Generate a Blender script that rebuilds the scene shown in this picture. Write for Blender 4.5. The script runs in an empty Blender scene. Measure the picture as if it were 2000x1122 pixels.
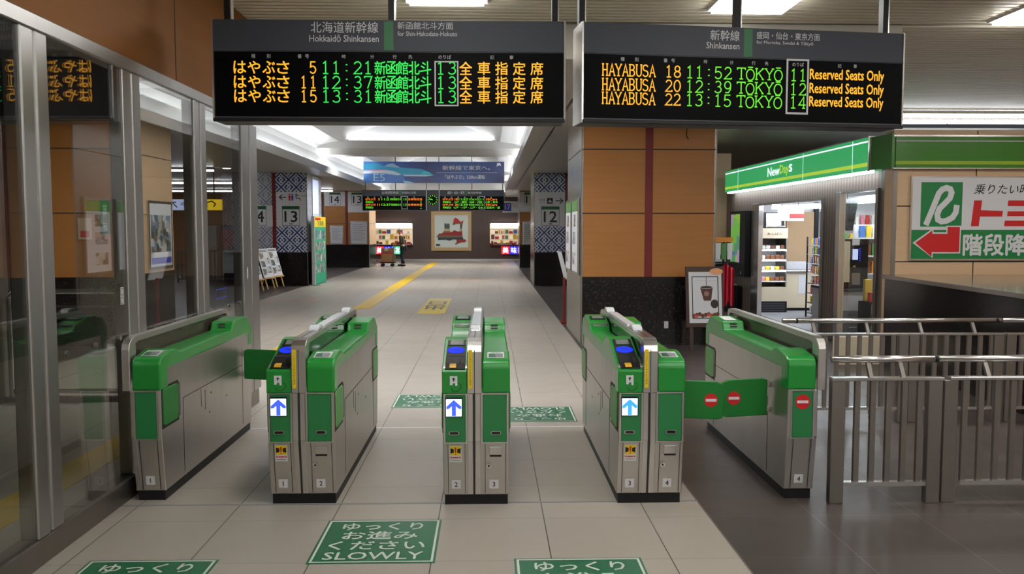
import bpy, bmesh, math, random
from mathutils import Matrix, Vector
random.seed(7)
SC = bpy.context.scene
COL = SC.collection
PI = math.pi
# ---------------------------------------------------------------- camera, world, exposure
cam_d = bpy.data.cameras.new('camera'); cam = bpy.data.objects.new('camera', cam_d); COL.objects.link(cam)
cam.location = (0, 0, 1.65)
cam.rotation_euler = (math.radians(90-3.952), 0, math.radians(-1.559))
cam_d.sensor_width = 36; cam_d.lens = 36*1650/2000; cam_d.clip_end = 200; cam_d.clip_start = 0.05
SC.camera = cam
W = bpy.data.worlds.new('world'); SC.world = W; W.use_nodes = True
W.node_tree.nodes['Background'].inputs[0].default_value = (0.75, 0.8, 0.9, 1)
W.node_tree.nodes['Background'].inputs[1].default_value = 0.06
SC.view_settings.view_transform = 'Standard'; SC.view_settings.look = 'None'
SC.view_settings.exposure = 0.0; SC.view_settings.gamma = 1.0; SC.view_settings.use_curve_mapping = False
SC.cycles.use_denoising = True
SC.cycles.max_bounces = 8; SC.cycles.diffuse_bounces = 4; SC.cycles.glossy_bounces = 4; SC.cycles.transparent_max_bounces = 16
SC.cycles.sample_clamp_indirect = 4.0; SC.cycles.caustics_reflective = False; SC.cycles.caustics_refractive = False
# strengths of the lamps of the place and of the added fill lights (each is an emitting diffuser or tube)
E_PANEL, E_COVE, E_TUBE, E_SHOP, E_FILL = 30.0, 20.0, 22.0, 44.0, 74.0

# ---------------------------------------------------------------- materials
def lin(c): return tuple(((v/255)/12.92 if v/255 <= .04045 else ((v/255+.055)/1.055)**2.4) for v in c)
def mat(name, rgb, rough=.5, metal=0., emit=None, es=0., spec=.5, coat=0.):
    m = bpy.data.materials.new(name); m.use_nodes = True
    p = m.node_tree.nodes['Principled BSDF']
    p.inputs['Base Color'].default_value = (*lin(rgb), 1)
    p.inputs['Roughness'].default_value = rough; p.inputs['Metallic'].default_value = metal
    p.inputs['Specular IOR Level'].default_value = spec; p.inputs['Coat Weight'].default_value = coat
    if emit: p.inputs['Emission Color'].default_value = (*lin(emit), 1); p.inputs['Emission Strength'].default_value = es
    return m
def nd(m, t, **kw):
    n = m.node_tree.nodes.new(t)
    for k, v in kw.items(): setattr(n, k, v)
    return n
def ln(m, a, b): m.node_tree.links.new(a, b)
def mth(m, op, a, b=None):
    n = nd(m, 'ShaderNodeMath', operation=op)
    for i, v in enumerate((a, b)):
        if v is None: continue
        if isinstance(v, (int, float)): n.inputs[i].default_value = v
        else: ln(m, v, n.inputs[i])
    return n.outputs[0]
def mixc(m, fac, a, b):
    n = nd(m, 'ShaderNodeMix', data_type='RGBA')
    if isinstance(fac, (int, float)): n.inputs[0].default_value = fac
    else: ln(m, fac, n.inputs[0])
    for i, v in ((6, a), (7, b)):
        if isinstance(v, tuple): n.inputs[i].default_value = (*lin(v), 1)
        else: ln(m, v, n.inputs[i])
    return n.outputs[2]
def pri(m): return m.node_tree.nodes['Principled BSDF']
def objco(m, sc=(1, 1, 1), kind='Object'):
    t = nd(m, 'ShaderNodeTexCoord'); mp = nd(m, 'ShaderNodeMapping'); mp.inputs['Scale'].default_value = sc
    ln(m, t.outputs[kind], mp.inputs['Vector']); return mp.outputs[0]
def noise(m, co, scale, detail=3):
    n = nd(m, 'ShaderNodeTexNoise'); n.inputs['Scale'].default_value = scale; n.inputs['Detail'].default_value = detail
    ln(m, co, n.inputs['Vector']); return n.outputs['Fac']
def ramp(m, f, stops):
    r = nd(m, 'ShaderNodeValToRGB'); ln(m, f, r.inputs[0]); e = r.color_ramp.elements
    while len(e) < len(stops): e.new(.5)
    for i, (p, c) in enumerate(stops):
        e[i].position = p; e[i].color = (*(lin(c) if isinstance(c, tuple) else (c, c, c)), 1)
    return r.outputs[0]
def steel(name, rgb, rough, stretch=(12, 12, 1)):
    m = mat(name, rgb, rough, 1.0)
    f = noise(m, objco(m, stretch), 6, 4)
    ln(m, mth(m, 'ADD', mth(m, 'MULTIPLY', f, .08), rough-.04), pri(m).inputs['Roughness'])
    ln(m, mixc(m, mth(m, 'MULTIPLY', noise(m, objco(m, (3, 3, 1)), 2.5), .5), rgb, tuple(int(v*.86) for v in rgb)), pri(m).inputs['Base Color'])
    return m
def tiles(name, base, alt, joint, sx, sy, ox, oy, jw, jw2, rough):
    """square floor tiles: joints along x and y computed from world position"""
    m = mat(name, base, rough, spec=.45)
    g = nd(m, 'ShaderNodeNewGeometry'); s = nd(m, 'ShaderNodeSeparateXYZ'); ln(m, g.outputs['Position'], s.inputs[0])
    def line(o, off, per, w):
        u = mth(m, 'DIVIDE', mth(m, 'SUBTRACT', o, off), per)
        fr = mth(m, 'FRACT', u)
        return mth(m, 'LESS_THAN', fr, w/per), mth(m, 'FLOOR', u)
    lx, cx = line(s.outputs[0], ox, sx, jw); ly, cy = line(s.outputs[1], oy, sy, jw2)
    wn = nd(m, 'ShaderNodeTexWhiteNoise', noise_dimensions='2D'); cv = nd(m, 'ShaderNodeCombineXYZ')
    ln(m, cx, cv.inputs[0]); ln(m, cy, cv.inputs[1]); ln(m, cv.outputs[0], wn.inputs['Vector'])
    n1 = noise(m, g.outputs['Position'], 1.6, 5)
    f = mth(m, 'ADD', mth(m, 'MULTIPLY', wn.outputs['Value'], .45), mth(m, 'MULTIPLY', n1, .55))
    c = mixc(m, f, base, alt)
    c = mixc(m, mth(m, 'MULTIPLY', ly, .55), c, joint)
    c = mixc(m, lx, c, joint)
    ln(m, c, pri(m).inputs['Base Color'])
    ln(m, mth(m, 'ADD', mth(m, 'MULTIPLY', noise(m, g.outputs['Position'], 4, 4), .16), rough-.08), pri(m).inputs['Roughness'])
    return m
M = {}
M['floor'] = tiles('beige floor tile', (165, 157, 146), (153, 145, 134), (58, 51, 45), .6, .613, .307, 4.10, .006, .004, .36)
M['floor_dark'] = tiles('dark floor tile', (70, 61, 58), (61, 53, 50), (116, 107, 102), .6, .613, 1.26, 4.10, .004, .004, .34)
M['green'] = mat('green gate plastic', (24, 134, 48), .28, coat=.2)
M['green_panel'] = mat('green gate panel', (34, 118, 64), .42)
M['green_flap'] = mat('green rubber flap', (14, 114, 38), .45)
M['green_pale'] = mat('pale green folded flap', (84, 150, 78), .42)
M['steel'] = steel('brushed steel', (206, 202, 197), .38)
M['steel_l'] = mat('bright steel', (208, 206, 204), .26, 1.)
M['steel_d'] = steel('dark steel', (146, 140, 134), .42)
M['steel_frame'] = steel('partition steel', (180, 178, 176), .38)
M['chrome'] = mat('polished steel', (220, 220, 220), .12, 1.)
M['black'] = mat('black plastic', (18, 18, 20), .5, spec=.3)
M['blackgloss'] = mat('black gloss', (10, 10, 12), .12)
M['ledblack'] = mat('LED panel black', (3, 3, 4), .5, spec=.06)
M['seam'] = mat('dark seam', (40, 36, 34), .7)
M['white'] = mat('white', (225, 225, 225), .5)
M['paper'] = mat('paper white', (215, 215, 218), .6)
M['cream'] = mat('cream', (214, 200, 172), .5)
M['yellow'] = mat('yellow sticker', (228, 200, 20), .5)
M['yellow_pale'] = mat('worn yellow mat', (206, 182, 84), .6)
M['red'] = mat('red sign', (200, 24, 28), .45)
M['blue'] = mat('blue sign', (40, 60, 170), .5)
M['grey'] = mat('grey', (130, 132, 134), .5)
M['dgrey'] = mat('dark grey', (58, 60, 65), .55)
M['boardgrey'] = mat('board header grey', (54, 57, 64), .55, spec=.3)
M['signtext'] = mat('sign lettering', (188, 188, 190), .6)
M['ink'] = mat('black ink', (18, 18, 18), .6)
M['boardgreen'] = mat('board green mark', (10, 92, 44), .5)
M['mat_green'] = mat('green floor sheet', (28, 98, 66), .3, spec=.55)
M['mat_white'] = mat('floor sheet lettering', (196, 204, 194), .4)
M['amber'] = mat('amber LED', (10, 6, 0), .6, emit=(255, 176, 36), es=1.25)
M['ledgreen'] = mat('green LED', (0, 10, 2), .6, emit=(44, 232, 84), es=1.0)
M['lime'] = mat('lime LED', (0, 10, 2), .6, emit=(112, 232, 40), es=1.0)
M['orangeled'] = mat('orange LED', (10, 6, 0), .6, emit=(255, 130, 30), es=1.2)
M['panel_e'] = mat('lit ceiling panel', (240, 240, 240), .5, emit=(252, 250, 246), es=E_PANEL)
M['cove_e'] = mat('lit cove tube', (240, 240, 240), .5, emit=(244, 248, 255), es=E_COVE)
M['fill_e'] = mat('added fill tube', (240, 240, 240), .5, emit=(250, 250, 252), es=E_FILL)  # for the unseen lights added to brighten the concourse floor
M['fill_far_e'] = mat('added far fill tube', (240, 240, 240), .5, emit=(250, 250, 252), es=E_FILL*1.7)  # stronger version for the added lights farther down the concourse
M['row_e'] = mat('lit ceiling row tube', (240, 240, 240), .5, emit=(244, 248, 255), es=13.0)
M['beam_e'] = mat('lit beam tube', (240, 240, 240), .5, emit=(246, 248, 255), es=11.0)
M['fascia_tube_e'] = mat('lit fascia tube', (240, 240, 240), .5, emit=(236, 244, 255), es=12.0)
M['tube_e'] = mat('lit fluorescent tube', (240, 240, 240), .5, emit=(244, 246, 255), es=E_TUBE*.8)
M['shop_e'] = mat('lit shop tube', (240, 240, 240), .5, emit=(236, 244, 255), es=E_SHOP)
M['disp_white'] = mat('lit white display', (200, 200, 220), .3, emit=(214, 224, 255), es=1.5)
M['disp_blue'] = mat('lit blue arrow', (40, 60, 200), .3, emit=(66, 100, 236), es=1.0)
M['disp_cyan'] = mat('lit cyan arrow', (40, 120, 200), .3, emit=(70, 170, 236), es=1.0)
M['pad_blue'] = mat('lit touch pad', (12, 30, 190), .6, emit=(26, 60, 250), es=.7, spec=.15)
M['lcd'] = mat('grey display glass', (120, 124, 120), .2)
M['pane_dark'] = mat('smoked brown pane', (66, 54, 48), .22)
M['warmlit'] = mat('lit shop backing', (220, 205, 180), .6, emit=(255, 226, 186), es=.45)
M['red_e'] = mat('lit red sign', (200, 20, 30), .4, emit=(230, 24, 40), es=1.0)
M['blue_e'] = mat('lit blue sign', (30, 30, 200), .4, emit=(30, 40, 220), es=1.0)
M['green_e'] = mat('lit green sign', (40, 180, 120), .4, emit=(60, 200, 140), es=.9)
M['white_e'] = mat('lit white sign', (230, 230, 230), .4, emit=(235, 238, 255), es=1.1)
M['bluewhite_e'] = mat('lit pale blue sign', (190, 200, 235), .4, emit=(190, 204, 248), es=.8)
M['yellow_e'] = mat('lit yellow sign', (235, 200, 40), .4, emit=(250, 206, 20), es=.9)
M['fascia_e'] = mat('lit green fascia', (30, 150, 80), .25, emit=(50, 176, 100), es=.7)
M['fascia'] = mat('green fascia', (66, 128, 48), .2)
M['lime_band'] = mat('lime band', (150, 180, 30), .3)
M['lime_e'] = mat('lit lime band', (150, 190, 60), .3, emit=(176, 212, 60), es=.8)
M['redband'] = mat('dark red band', (112, 24, 20), .45)
M['dado'] = mat('black granite', (30, 27, 26), .16)
m = M['dado']; ln(m, ramp(m, noise(m, objco(m), 26, 6), [(.40, (18, 16, 16)), (.62, (36, 32, 30)), (.80, (70, 66, 62))]), pri(m).inputs['Base Color'])
M['granite_gloss'] = mat('polished counter granite', (120, 112, 106), .12, spec=.7)
def wood(name, a, b, sc=(1, 1, 14), rough=.45):
    m = mat(name, a, rough); f = noise(m, objco(m, sc), 2.2, 5)
    ln(m, mixc(m, f, a, b), pri(m).inputs['Base Color']); return m
M['orange'] = wood('orange timber panel', (182, 122, 60), (162, 106, 48), (.6, .6, 9))
M['wallwood'] = wood('brown timber wall', (128, 82, 38), (114, 72, 32), (.5, .5, 7), .62)
pri(M['wallwood']).inputs['Specular IOR Level'].default_value = .22
M['beigewall'] = wood('beige timber panel', (214, 180, 144), (204, 170, 132), (.6, .6, 9))
M['darkbrown'] = mat('dark brown wall', (66, 48, 40), .5)
M['easelwood'] = wood('pale easel timber', (196, 156, 96), (176, 134, 76), (3, 3, 14))
M['frame_wood'] = wood('pale frame timber', (190, 158, 110), (170, 138, 92), (3, 3, 9))
M['stand_wood'] = mat('dark stand timber', (62, 40, 32), .5)
M['valance'] = mat('grey brown slat timber', (120, 104, 92), .6)
m = M['valance']; wv = nd(m, 'ShaderNodeTexWave', wave_type='BANDS', bands_direction='Y'); wv.inputs['Scale'].default_value = 3.2; wv.inputs['Distortion'].default_value = 1.5
ln(m, objco(m), wv.inputs['Vector']); ln(m, mixc(m, wv.outputs['Fac'], (128, 112, 100), (98, 86, 78)), pri(m).inputs['Base Color'])
M['soffit'] = mat('bronze soffit metal', (192, 187, 176), .36, .3)
M['coffer'] = mat('white ceiling panel', (194, 194, 192), .4)
M['beam'] = mat('satin beam cladding', (176, 174, 170), .3, .2)
M['slat'] = mat('beige ceiling slat', (232, 222, 202), .42, spec=.4)
M['slatgap'] = mat('dark slat gap', (70, 58, 44), .8)
M['silver'] = steel('silver cladding', (190, 184, 176), .26)
def kogin(name, dark, light):
    m = mat(name, light, .35)
    s = nd(m, 'ShaderNodeSeparateXYZ'); ln(m, objco(m), s.inputs[0])
    c = .054
    h = mth(m, 'ADD', s.outputs[0], s.outputs[1]); v = s.outputs[2]
    p = mth(m, 'FLOOR', mth(m, 'DIVIDE', mth(m, 'ADD', h, v), c)); q = mth(m, 'FLOOR', mth(m, 'DIVIDE', mth(m, 'SUBTRACT', v, h), c))
    def md(a, n): return mth(m, 'FLOORED_MODULO', a, n) if False else mth(m, 'MODULO', mth(m, 'ADD', a, 1200.), float(n))
    p12, q12 = md(p, 8), md(q, 8)
    def eq(a, n): return mth(m, 'COMPARE', a, float(n))
    def both(a, b): return mth(m, 'MULTIPLY', a, b)
    line = mth(m, 'MAXIMUM', mth(m, 'LESS_THAN', p12, .5), mth(m, 'LESS_THAN', q12, .5))
    inner = both(mth(m, 'LESS_THAN', md(p, 2), .5), mth(m, 'LESS_THAN', md(q, 2), .5))
    ge, le = (lambda a, n: mth(m, 'GREATER_THAN', a, n-.5)), (lambda a, n: mth(m, 'LESS_THAN', a, n+.5))
    c1 = mth(m, 'ADD', both(eq(p12, 6), both(le(q12, 3), ge(q12, 2))), both(eq(q12, 2), both(ge(p12, 5), le(p12, 6))))
    c2 = mth(m, 'ADD', both(eq(p12, 2), both(le(q12, 6), ge(q12, 5))), both(eq(q12, 6), both(ge(p12, 2), le(p12, 3))))
    ring = mth(m, 'ADD', c1, c2)
    f = mth(m, 'MINIMUM', mth(m, 'ADD', mth(m, 'ADD', line, inner), ring), 1.)
    for n in m.node_tree.nodes:
        if n.type == 'MATH' and n.operation == 'COMPARE': n.inputs[2].default_value = .4
    ln(m, mixc(m, f, light, dark), pri(m).inputs['Base Color']); return m
M['kogin'] = kogin('blue diamond tile', (24, 46, 104), (206, 211, 222))
M['kogin_pale'] = kogin('pale diamond tile', (128, 134, 150), (190, 192, 198))
m = M['tactile'] = mat('yellow tactile tile', (214, 176, 24), .5)
vo = nd(m, 'ShaderNodeTexVoronoi'); vo.inputs['Scale'].default_value = 18; vo.inputs['Randomness'].default_value = 0
ln(m, objco(m), vo.inputs['Vector'])
bp = nd(m, 'ShaderNodeBump'); bp.inputs['Strength'].default_value = .5; bp.inputs['Distance'].default_value = .01
ln(m, mth(m, 'LESS_THAN', vo.outputs['Distance'], .33), bp.inputs['Height']); ln(m, bp.outputs[0], pri(m).inputs['Normal'])
ln(m, mixc(m, noise(m, objco(m), 5), (222, 184, 24), (188, 152, 30)), pri(m).inputs['Base Color'])
def glass(name, tint, pw=3., k=.92, rough=.0):
    m = bpy.data.materials.new(name); m.use_nodes = True; nt = m.node_tree; nt.nodes.remove(nt.nodes['Principled BSDF'])
    out = nt.nodes['Material Output']; tr = nd(m, 'ShaderNodeBsdfTransparent'); gl = nd(m, 'ShaderNodeBsdfGlossy'); mx = nd(m, 'ShaderNodeMixShader')
    tr.inputs[0].default_value = (*lin(tint), 1); gl.inputs['Roughness'].default_value = rough; lw = nd(m, 'ShaderNodeLayerWeight'); lw.inputs[0].default_value = .5
    fr = mth(m, 'ADD', mth(m, 'MULTIPLY', mth(m, 'POWER', lw.outputs['Facing'], pw), k), .045)
    ln(m, fr, mx.inputs[0]); ln(m, tr.outputs[0], mx.inputs[1]); ln(m, gl.outputs[0], mx.inputs[2]); ln(m, mx.outputs[0], out.inputs[0]); return m
M['glass'] = glass('clear partition glass', (238, 240, 238))
M['glass_shop'] = glass('clear shop glass', (246, 248, 246), 5., .5)
M['acrylic'] = glass('smoky acrylic', (196, 204, 200), 4., .9, .02)
M['dome'] = mat('clear sensor dome', (214, 218, 222), .15, spec=.7)
def rnd(name, cols, scale, rough=.5, es=0.):
    """printed colours of packets and posters: blocks of random tint"""
    m = mat(name, cols[0], rough); g = objco(m)
    v = nd(m, 'ShaderNodeTexVoronoi', distance='CHEBYCHEV'); v.inputs['Scale'].default_value = scale; ln(m, g, v.inputs['Vector'])
    s = nd(m, 'ShaderNodeSeparateColor'); ln(m, v.outputs['Color'], s.inputs[0])
    c = ramp(m, s.outputs[0], [(i/len(cols), k) for i, k in enumerate(cols)])
    r = [n for n in m.node_tree.nodes if n.type == 'VALTORGB'][0]; r.color_ramp.interpolation = 'CONSTANT'
    ln(m, c, pri(m).inputs['Base Color'])
    if es: ln(m, c, pri(m).inputs['Emission Color']); pri(m).inputs['Emission Strength'].default_value = es
    return m
M['photos'] = rnd('printed photographs', [(90, 110, 120), (180, 170, 160), (60, 80, 70), (120, 104, 88), (120, 140, 170), (200, 200, 195)], 9)
M['goods'] = rnd('souvenir goods', [(190, 70, 50), (230, 220, 200), (150, 40, 40), (60, 110, 70), (230, 200, 150), (90, 60, 50), (240, 235, 225)], 5, es=.25)
M['posterpurple'] = rnd('screen picture', [(120, 90, 190), (150, 200, 70), (90, 150, 120), (190, 150, 200), (120, 190, 80)], 4, es=.5)

# ---------------------------------------------------------------- builders
class MB:
    """collects shapes in one bmesh; o = origin subtracted from every point (the parent's place)"""
    def __init__(s, o=(0, 0, 0)): s.b = bmesh.new(); s.o = Vector(o)
    def v(s, p): return s.b.verts.new(Vector(p)-s.o)
    def box(s, x0, x1, y0, y1, z0, z1):
        vs = [s.v((x, y, z)) for z in (z0, z1) for y in (y0, y1) for x in (x0, x1)]
        for f in ((0, 2, 3, 1), (4, 5, 7, 6), (0, 1, 5, 4), (2, 6, 7, 3), (0, 4, 6, 2), (1, 3, 7, 5)): s.b.faces.new([vs[i] for i in f])
        return s
    def prism(s, pts, ax, a, b):
        """pts: 2-D outline; ax: axis it is pushed along (0: pts=(y,z), 1: pts=(x,z), 2: pts=(x,y))"""
        def P(p, t): q = list(p); q.insert(ax, t); return q
        A = [s.v(P(p, a)) for p in pts]; B = [s.v(P(p, b)) for p in pts]; n = len(pts)
        fs = [s.b.faces.new(A), s.b.faces.new(B[::-1])]
        for i in range(n): fs.append(s.b.faces.new([A[i], B[i], B[(i+1) % n], A[(i+1) % n]]))
        return s
    def cyl(s, p, q, r, n=16, r2=None):
        p, q = Vector(p), Vector(q); d = (q-p).normalized(); u = d.orthogonal().normalized(); w = d.cross(u); r2 = r if r2 is None else r2
        A = [s.v(p+r*(u*math.cos(2*PI*i/n)+w*math.sin(2*PI*i/n))) for i in range(n)]
        B = [s.v(q+r2*(u*math.cos(2*PI*i/n)+w*math.sin(2*PI*i/n))) for i in range(n)]
        s.b.faces.new(A[::-1]); s.b.faces.new(B)
        for i in range(n): s.b.faces.new([A[i], A[(i+1) % n], B[(i+1) % n], B[i]])
        return s
    def tube(s, pts, r, n=10):
        for a, b in zip(pts, pts[1:]): s.cyl(a, b, r, n)
        for p in pts[1:-1]: s.ball(p, (r, r, r), 8, 6)
        return s
    def ball(s, c, r, n=16, k=10):
        c = Vector(c); rows = []
        for j in range(1, k):
            t = PI*j/k
            rows.append([s.v((c.x+r[0]*math.sin(t)*math.cos(2*PI*i/n), c.y+r[1]*math.sin(t)*math.sin(2*PI*i/n), c.z+r[2]*math.cos(t))) for i in range(n)])
        T = s.v((c.x, c.y, c.z+r[2])); B = s.v((c.x, c.y, c.z-r[2]))
        for i in range(n):
            s.b.faces.new([T, rows[0][i], rows[0][(i+1) % n]]); s.b.faces.new([B, rows[-1][(i+1) % n], rows[-1][i]])
            for a, b in zip(rows, rows[1:]): s.b.faces.new([a[i], b[i], b[(i+1) % n], a[(i+1) % n]])
        return s
    # flat shapes in a sign plane; F is the plane's matrix (x right, y up, z out of the face)
    def fpoly(s, F, pts, z=.001):
        s.b.faces.new([s.v(F @ Vector((x, y, z))) for x, y in pts]); return s
    def frect(s, F, x0, y0, x1, y1, z=.001): return s.fpoly(F, [(x0, y0), (x1, y0), (x1, y1), (x0, y1)], z)
    def fslab(s, F, pts, z0, z1):
        A = [s.v(F @ Vector((x, y, z0))) for x, y in pts]; B = [s.v(F @ Vector((x, y, z1))) for x, y in pts]; n = len(pts)
        s.b.faces.new(A[::-1]); s.b.faces.new(B)
        for i in range(n): s.b.faces.new([A[i], A[(i+1) % n], B[(i+1) % n], B[i]])
        return s
    def fbox(s, F, x0, y0, x1, y1, z0, z1): return s.fslab(F, [(x0, y0), (x1, y0), (x1, y1), (x0, y1)], z0, z1)
    def fdisc(s, F, cx, cy, rx, ry=None, z=.001, n=24):
        ry = rx if ry is None else ry
        return s.fpoly(F, [(cx+rx*math.cos(2*PI*i/n), cy+ry*math.sin(2*PI*i/n)) for i in range(n)], z)
    def fstroke(s, F, pts, w, z=.001, closed=False):
        P = [Vector(p) for p in pts]
        if closed: P = P+[P[0]]
        P = [p for i, p in enumerate(P) if i == 0 or (p-P[i-1]).length > 1e-7]
        N = [Vector((-(b-a).y, (b-a).x)).normalized() for a, b in zip(P, P[1:])]; ring = (P[0]-P[-1]).length < 1e-6; L_, R2 = [], []
        for i, p in enumerate(P):                       # one mitred ribbon, so that nothing overlaps
            n1 = N[i-1] if i > 0 else (N[-1] if ring else N[0]); n2 = N[i] if i < len(N) else (N[0] if ring else N[-1])
            m_ = n1+n2; m_ = m_.normalized() if m_.length > .2 else n2; k = w/2/max(.45, m_.dot(n2))
            L_.append(p+m_*k); R2.append(p-m_*k)
        A = [s.v(F @ Vector((p.x, p.y, z))) for p in L_]; B = [s.v(F @ Vector((p.x, p.y, z))) for p in R2]
        for i in range(len(P)-1): s.b.faces.new([B[i], B[i+1], A[i+1], A[i]])
        return s
    def fframe(s, F, x0, y0, x1, y1, w, z=.001):
        s.frect(F, x0, y0, x1, y0+w, z); s.frect(F, x0, y1-w, x1, y1, z); s.frect(F, x0, y0+w, x0+w, y1-w, z); return s.frect(F, x1-w, y0+w, x1, y1-w, z)
    def text(s, F, items, z=.0015):
        """items: (string, x, y, height, width or None, anchor 'l'|'c'|'r', weight)"""
        for it in items:
            t, x, y, h, w, an, wt = (tuple(it)+(None, 'c', 0.)[len(it)-4:])[:7] if len(it) < 7 else it
            c = bpy.data.curves.new('t', 'FONT'); c.body = t; c.resolution_u = 2
            o = bpy.data.objects.new('t', c); me = bpy.data.meshes.new_from_object(o)
            xs = [v.co.x for v in me.vertices]; ys = [v.co.y for v in me.vertices]
            if xs:
                x0, x1, y0, y1 = min(xs), max(xs), min(ys), max(ys)
                sy = h/(y1-y0); sx = sy if w is None else w/(x1-x0)
                ax = {'l': x0, 'c': (x0+x1)/2, 'r': x1}[an]
                T = F @ Matrix.Translation((x, y, z)) @ Matrix.Diagonal((sx, sy, 1, 1)) @ Matrix.Translation((-ax, -(y0+y1)/2, 0))
                dd = wt*abs(sy)*.8; me.transform(Matrix.Translation(-s.o) @ T); last = Vector((0, 0, 0))
                for i, (ux, uy) in enumerate(((-1, -1), (1, -1), (-1, 1), (1, 1)) if wt > 0 else ((0, 0),)):      # heavier lettering: four strokes laid side by side
                    q = F.to_3x3() @ Vector((ux*dd, uy*dd, .00025*i)); me.transform(Matrix.Translation(q-last)); last = q; s.b.from_mesh(me)
            bpy.data.objects.remove(o); bpy.data.curves.remove(c); bpy.data.meshes.remove(me)
        return s
    def build(s, name, m, parent=None, bev=0., seg=2, smooth=False, recalc=True):
        if recalc: bmesh.ops.recalc_face_normals(s.b, faces=s.b.faces)
        me = bpy.data.meshes.new(name); s.b.to_mesh(me); s.b.free()
        me.materials.append(M[m] if isinstance(m, str) else m)
        o = bpy.data.objects.new(name, me); COL.objects.link(o)
        if parent: o.parent = parent
        if bev:
            d = o.modifiers.new('bevel', 'BEVEL'); d.width = bev; d.segments = seg; d.limit_method = 'ANGLE'; d.angle_limit = math.radians(25)
        if smooth:
            for p in me.polygons: p.use_smooth = True
        return o
def arc_(cx, cy, rx, ry, a0, a1, n=12): return [(cx+rx*math.cos(math.radians(a0+(a1-a0)*i/n)), cy+ry*math.sin(math.radians(a0+(a1-a0)*i/n))) for i in range(n+1)]
def sf(x, y, w=.16): return [(x-w, y), (x+w, y)]
GL = {'0': [arc_(.5, .5, .42, .5, 0, 360, 20)], '1': [[(.22, .84), (.5, 1), (.5, 0)], sf(.5, 0, .3)], '2': [arc_(.5, .72, .38, .28, 165, -35)+[(.08, 0), (.94, 0), (.94, .12)]],
 '3': [arc_(.48, .76, .34, .24, 150, -90)+arc_(.46, .27, .42, .27, 80, -155)], '4': [[(.7, 0), (.7, 1), (.04, .28), (.98, .28)], sf(.7, 0, .2)], '5': [[(.86, 1), (.2, 1), (.15, .55)]+arc_(.46, .31, .42, .31, 125, -150)],
 '7': [[(.08, .86), (.08, 1), (.92, 1), (.42, 0)]], '8': [arc_(.5, .76, .33, .24, 0, 360, 16), arc_(.5, .26, .41, .26, 0, 360, 16)], '9': [arc_(.5, .68, .38, .32, 0, 360, 16), [(.88, .68), (.84, .3), (.6, .04), (.2, .03)]],
 ':': [[(.4, .25), (.6, .25)], [(.4, .75), (.6, .75)]], 'H': [[(.2, 0), (.2, 1)], [(.8, 0), (.8, 1)], [(.2, .5), (.8, .5)], sf(.2, 0), sf(.2, 1), sf(.8, 0), sf(.8, 1)], 'A': [[(.12, 0), (.5, 1), (.88, 0)], [(.26, .34), (.74, .34)], sf(.12, 0, .14), sf(.88, 0, .14)],
 'Y': [[(.1, 1), (.5, .48), (.9, 1)], [(.5, .48), (.5, 0)], sf(.5, 0, .2), sf(.1, 1, .14), sf(.9, 1, .14)], 'B': [[(.2, 0), (.2, 1)], [(.04, 1), (.5, 1)]+arc_(.5, .76, .32, .24, 90, -90)+[(.2, .52)], [(.5, .52)]+arc_(.5, .26, .38, .26, 90, -90)+[(.04, 0)]],
 'U': [[(.16, 1), (.16, .3)]+arc_(.5, .3, .34, .3, 180, 360)+[(.84, 1)], sf(.16, 1), sf(.84, 1)], 'S': [arc_(.5, .75, .36, .25, 20, 270)+arc_(.5, .25, .38, .25, 90, -160)], 'T': [[(.06, .84), (.06, 1), (.94, 1), (.94, .84)], [(.5, 1), (.5, 0)], sf(.5, 0, .2)],
 'O': [arc_(.5, .5, .44, .5, 0, 360, 20)], 'Ō': [arc_(.5, .42, .44, .42, 0, 360, 20), [(.22, 1), (.78, 1)]], 'K': [[(.18, 0), (.18, 1)], [(.9, 1), (.2, .42)], [(.42, .6), (.92, 0)], sf(.18, 0), sf(.18, 1), sf(.9, 1, .12), sf(.9, 0, .12)]}
def led_glyph(mb, F, ch, x, y, h, w, t=.0082):
    for ln_ in GL[ch]: mb.fstroke(F, [(x+(px-.5)*w, y+(py-.5)*h) for px, py in ln_], t, .0015)
def tag(o, label, cat, group=None, kind=None):
    o['label'] = label; o['category'] = cat
    if group: o['group'] = group
    if kind: o['kind'] = kind
    return o
def thing(name, label, cat, loc=(0, 0, 0), rz=0., group=None):
    o = bpy.data.objects.new(name, None); COL.objects.link(o); o.empty_display_size = .1
    o.location = loc; o.rotation_euler = (0, 0, rz); return tag(o, label, cat, group)
def struct(o, label=None, cat=None):
    o['kind'] = 'structure'
    if label: o['label'] = label
    if cat: o['category'] = cat
    return o
def sroot(name, label, cat, loc=(0, 0, 0)):
    o = bpy.data.objects.new(name, None); COL.objects.link(o); o.location = loc; return struct(o, label, cat)
def dup(root, loc, label=None, rz=None):
    def cp(o, par):
        c = o.copy(); COL.objects.link(c); c.parent = par
        for ch in o.children: cp(ch, c)
        return c
    r = cp(root, None); r.location = loc
    if rz is not None: r.rotation_euler = (0, 0, rz)
    if label: r['label'] = label
    return r
def face(kind, o=(0, 0, 0)):
    """plane of a sign: f faces the camera side (-y), b faces +y, r faces +x, l faces -x, u lies on the floor, d = floor read from the far end"""
    c = {'f': ((1, 0, 0), (0, 0, 1), (0, -1, 0)), 'b': ((-1, 0, 0), (0, 0, 1), (0, 1, 0)), 'r': ((0, 1, 0), (0, 0, 1), (1, 0, 0)),
         'l': ((0, -1, 0), (0, 0, 1), (-1, 0, 0)), 'u': ((1, 0, 0), (0, 1, 0), (0, 0, 1)), 'd': ((-1, 0, 0), (0, -1, 0), (0, 0, 1))}[kind]
    m = Matrix.Identity(4)
    for i in range(3):
        for j in range(3): m[j][i] = c[i][j]
    m.translation = Vector(o); return m
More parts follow.
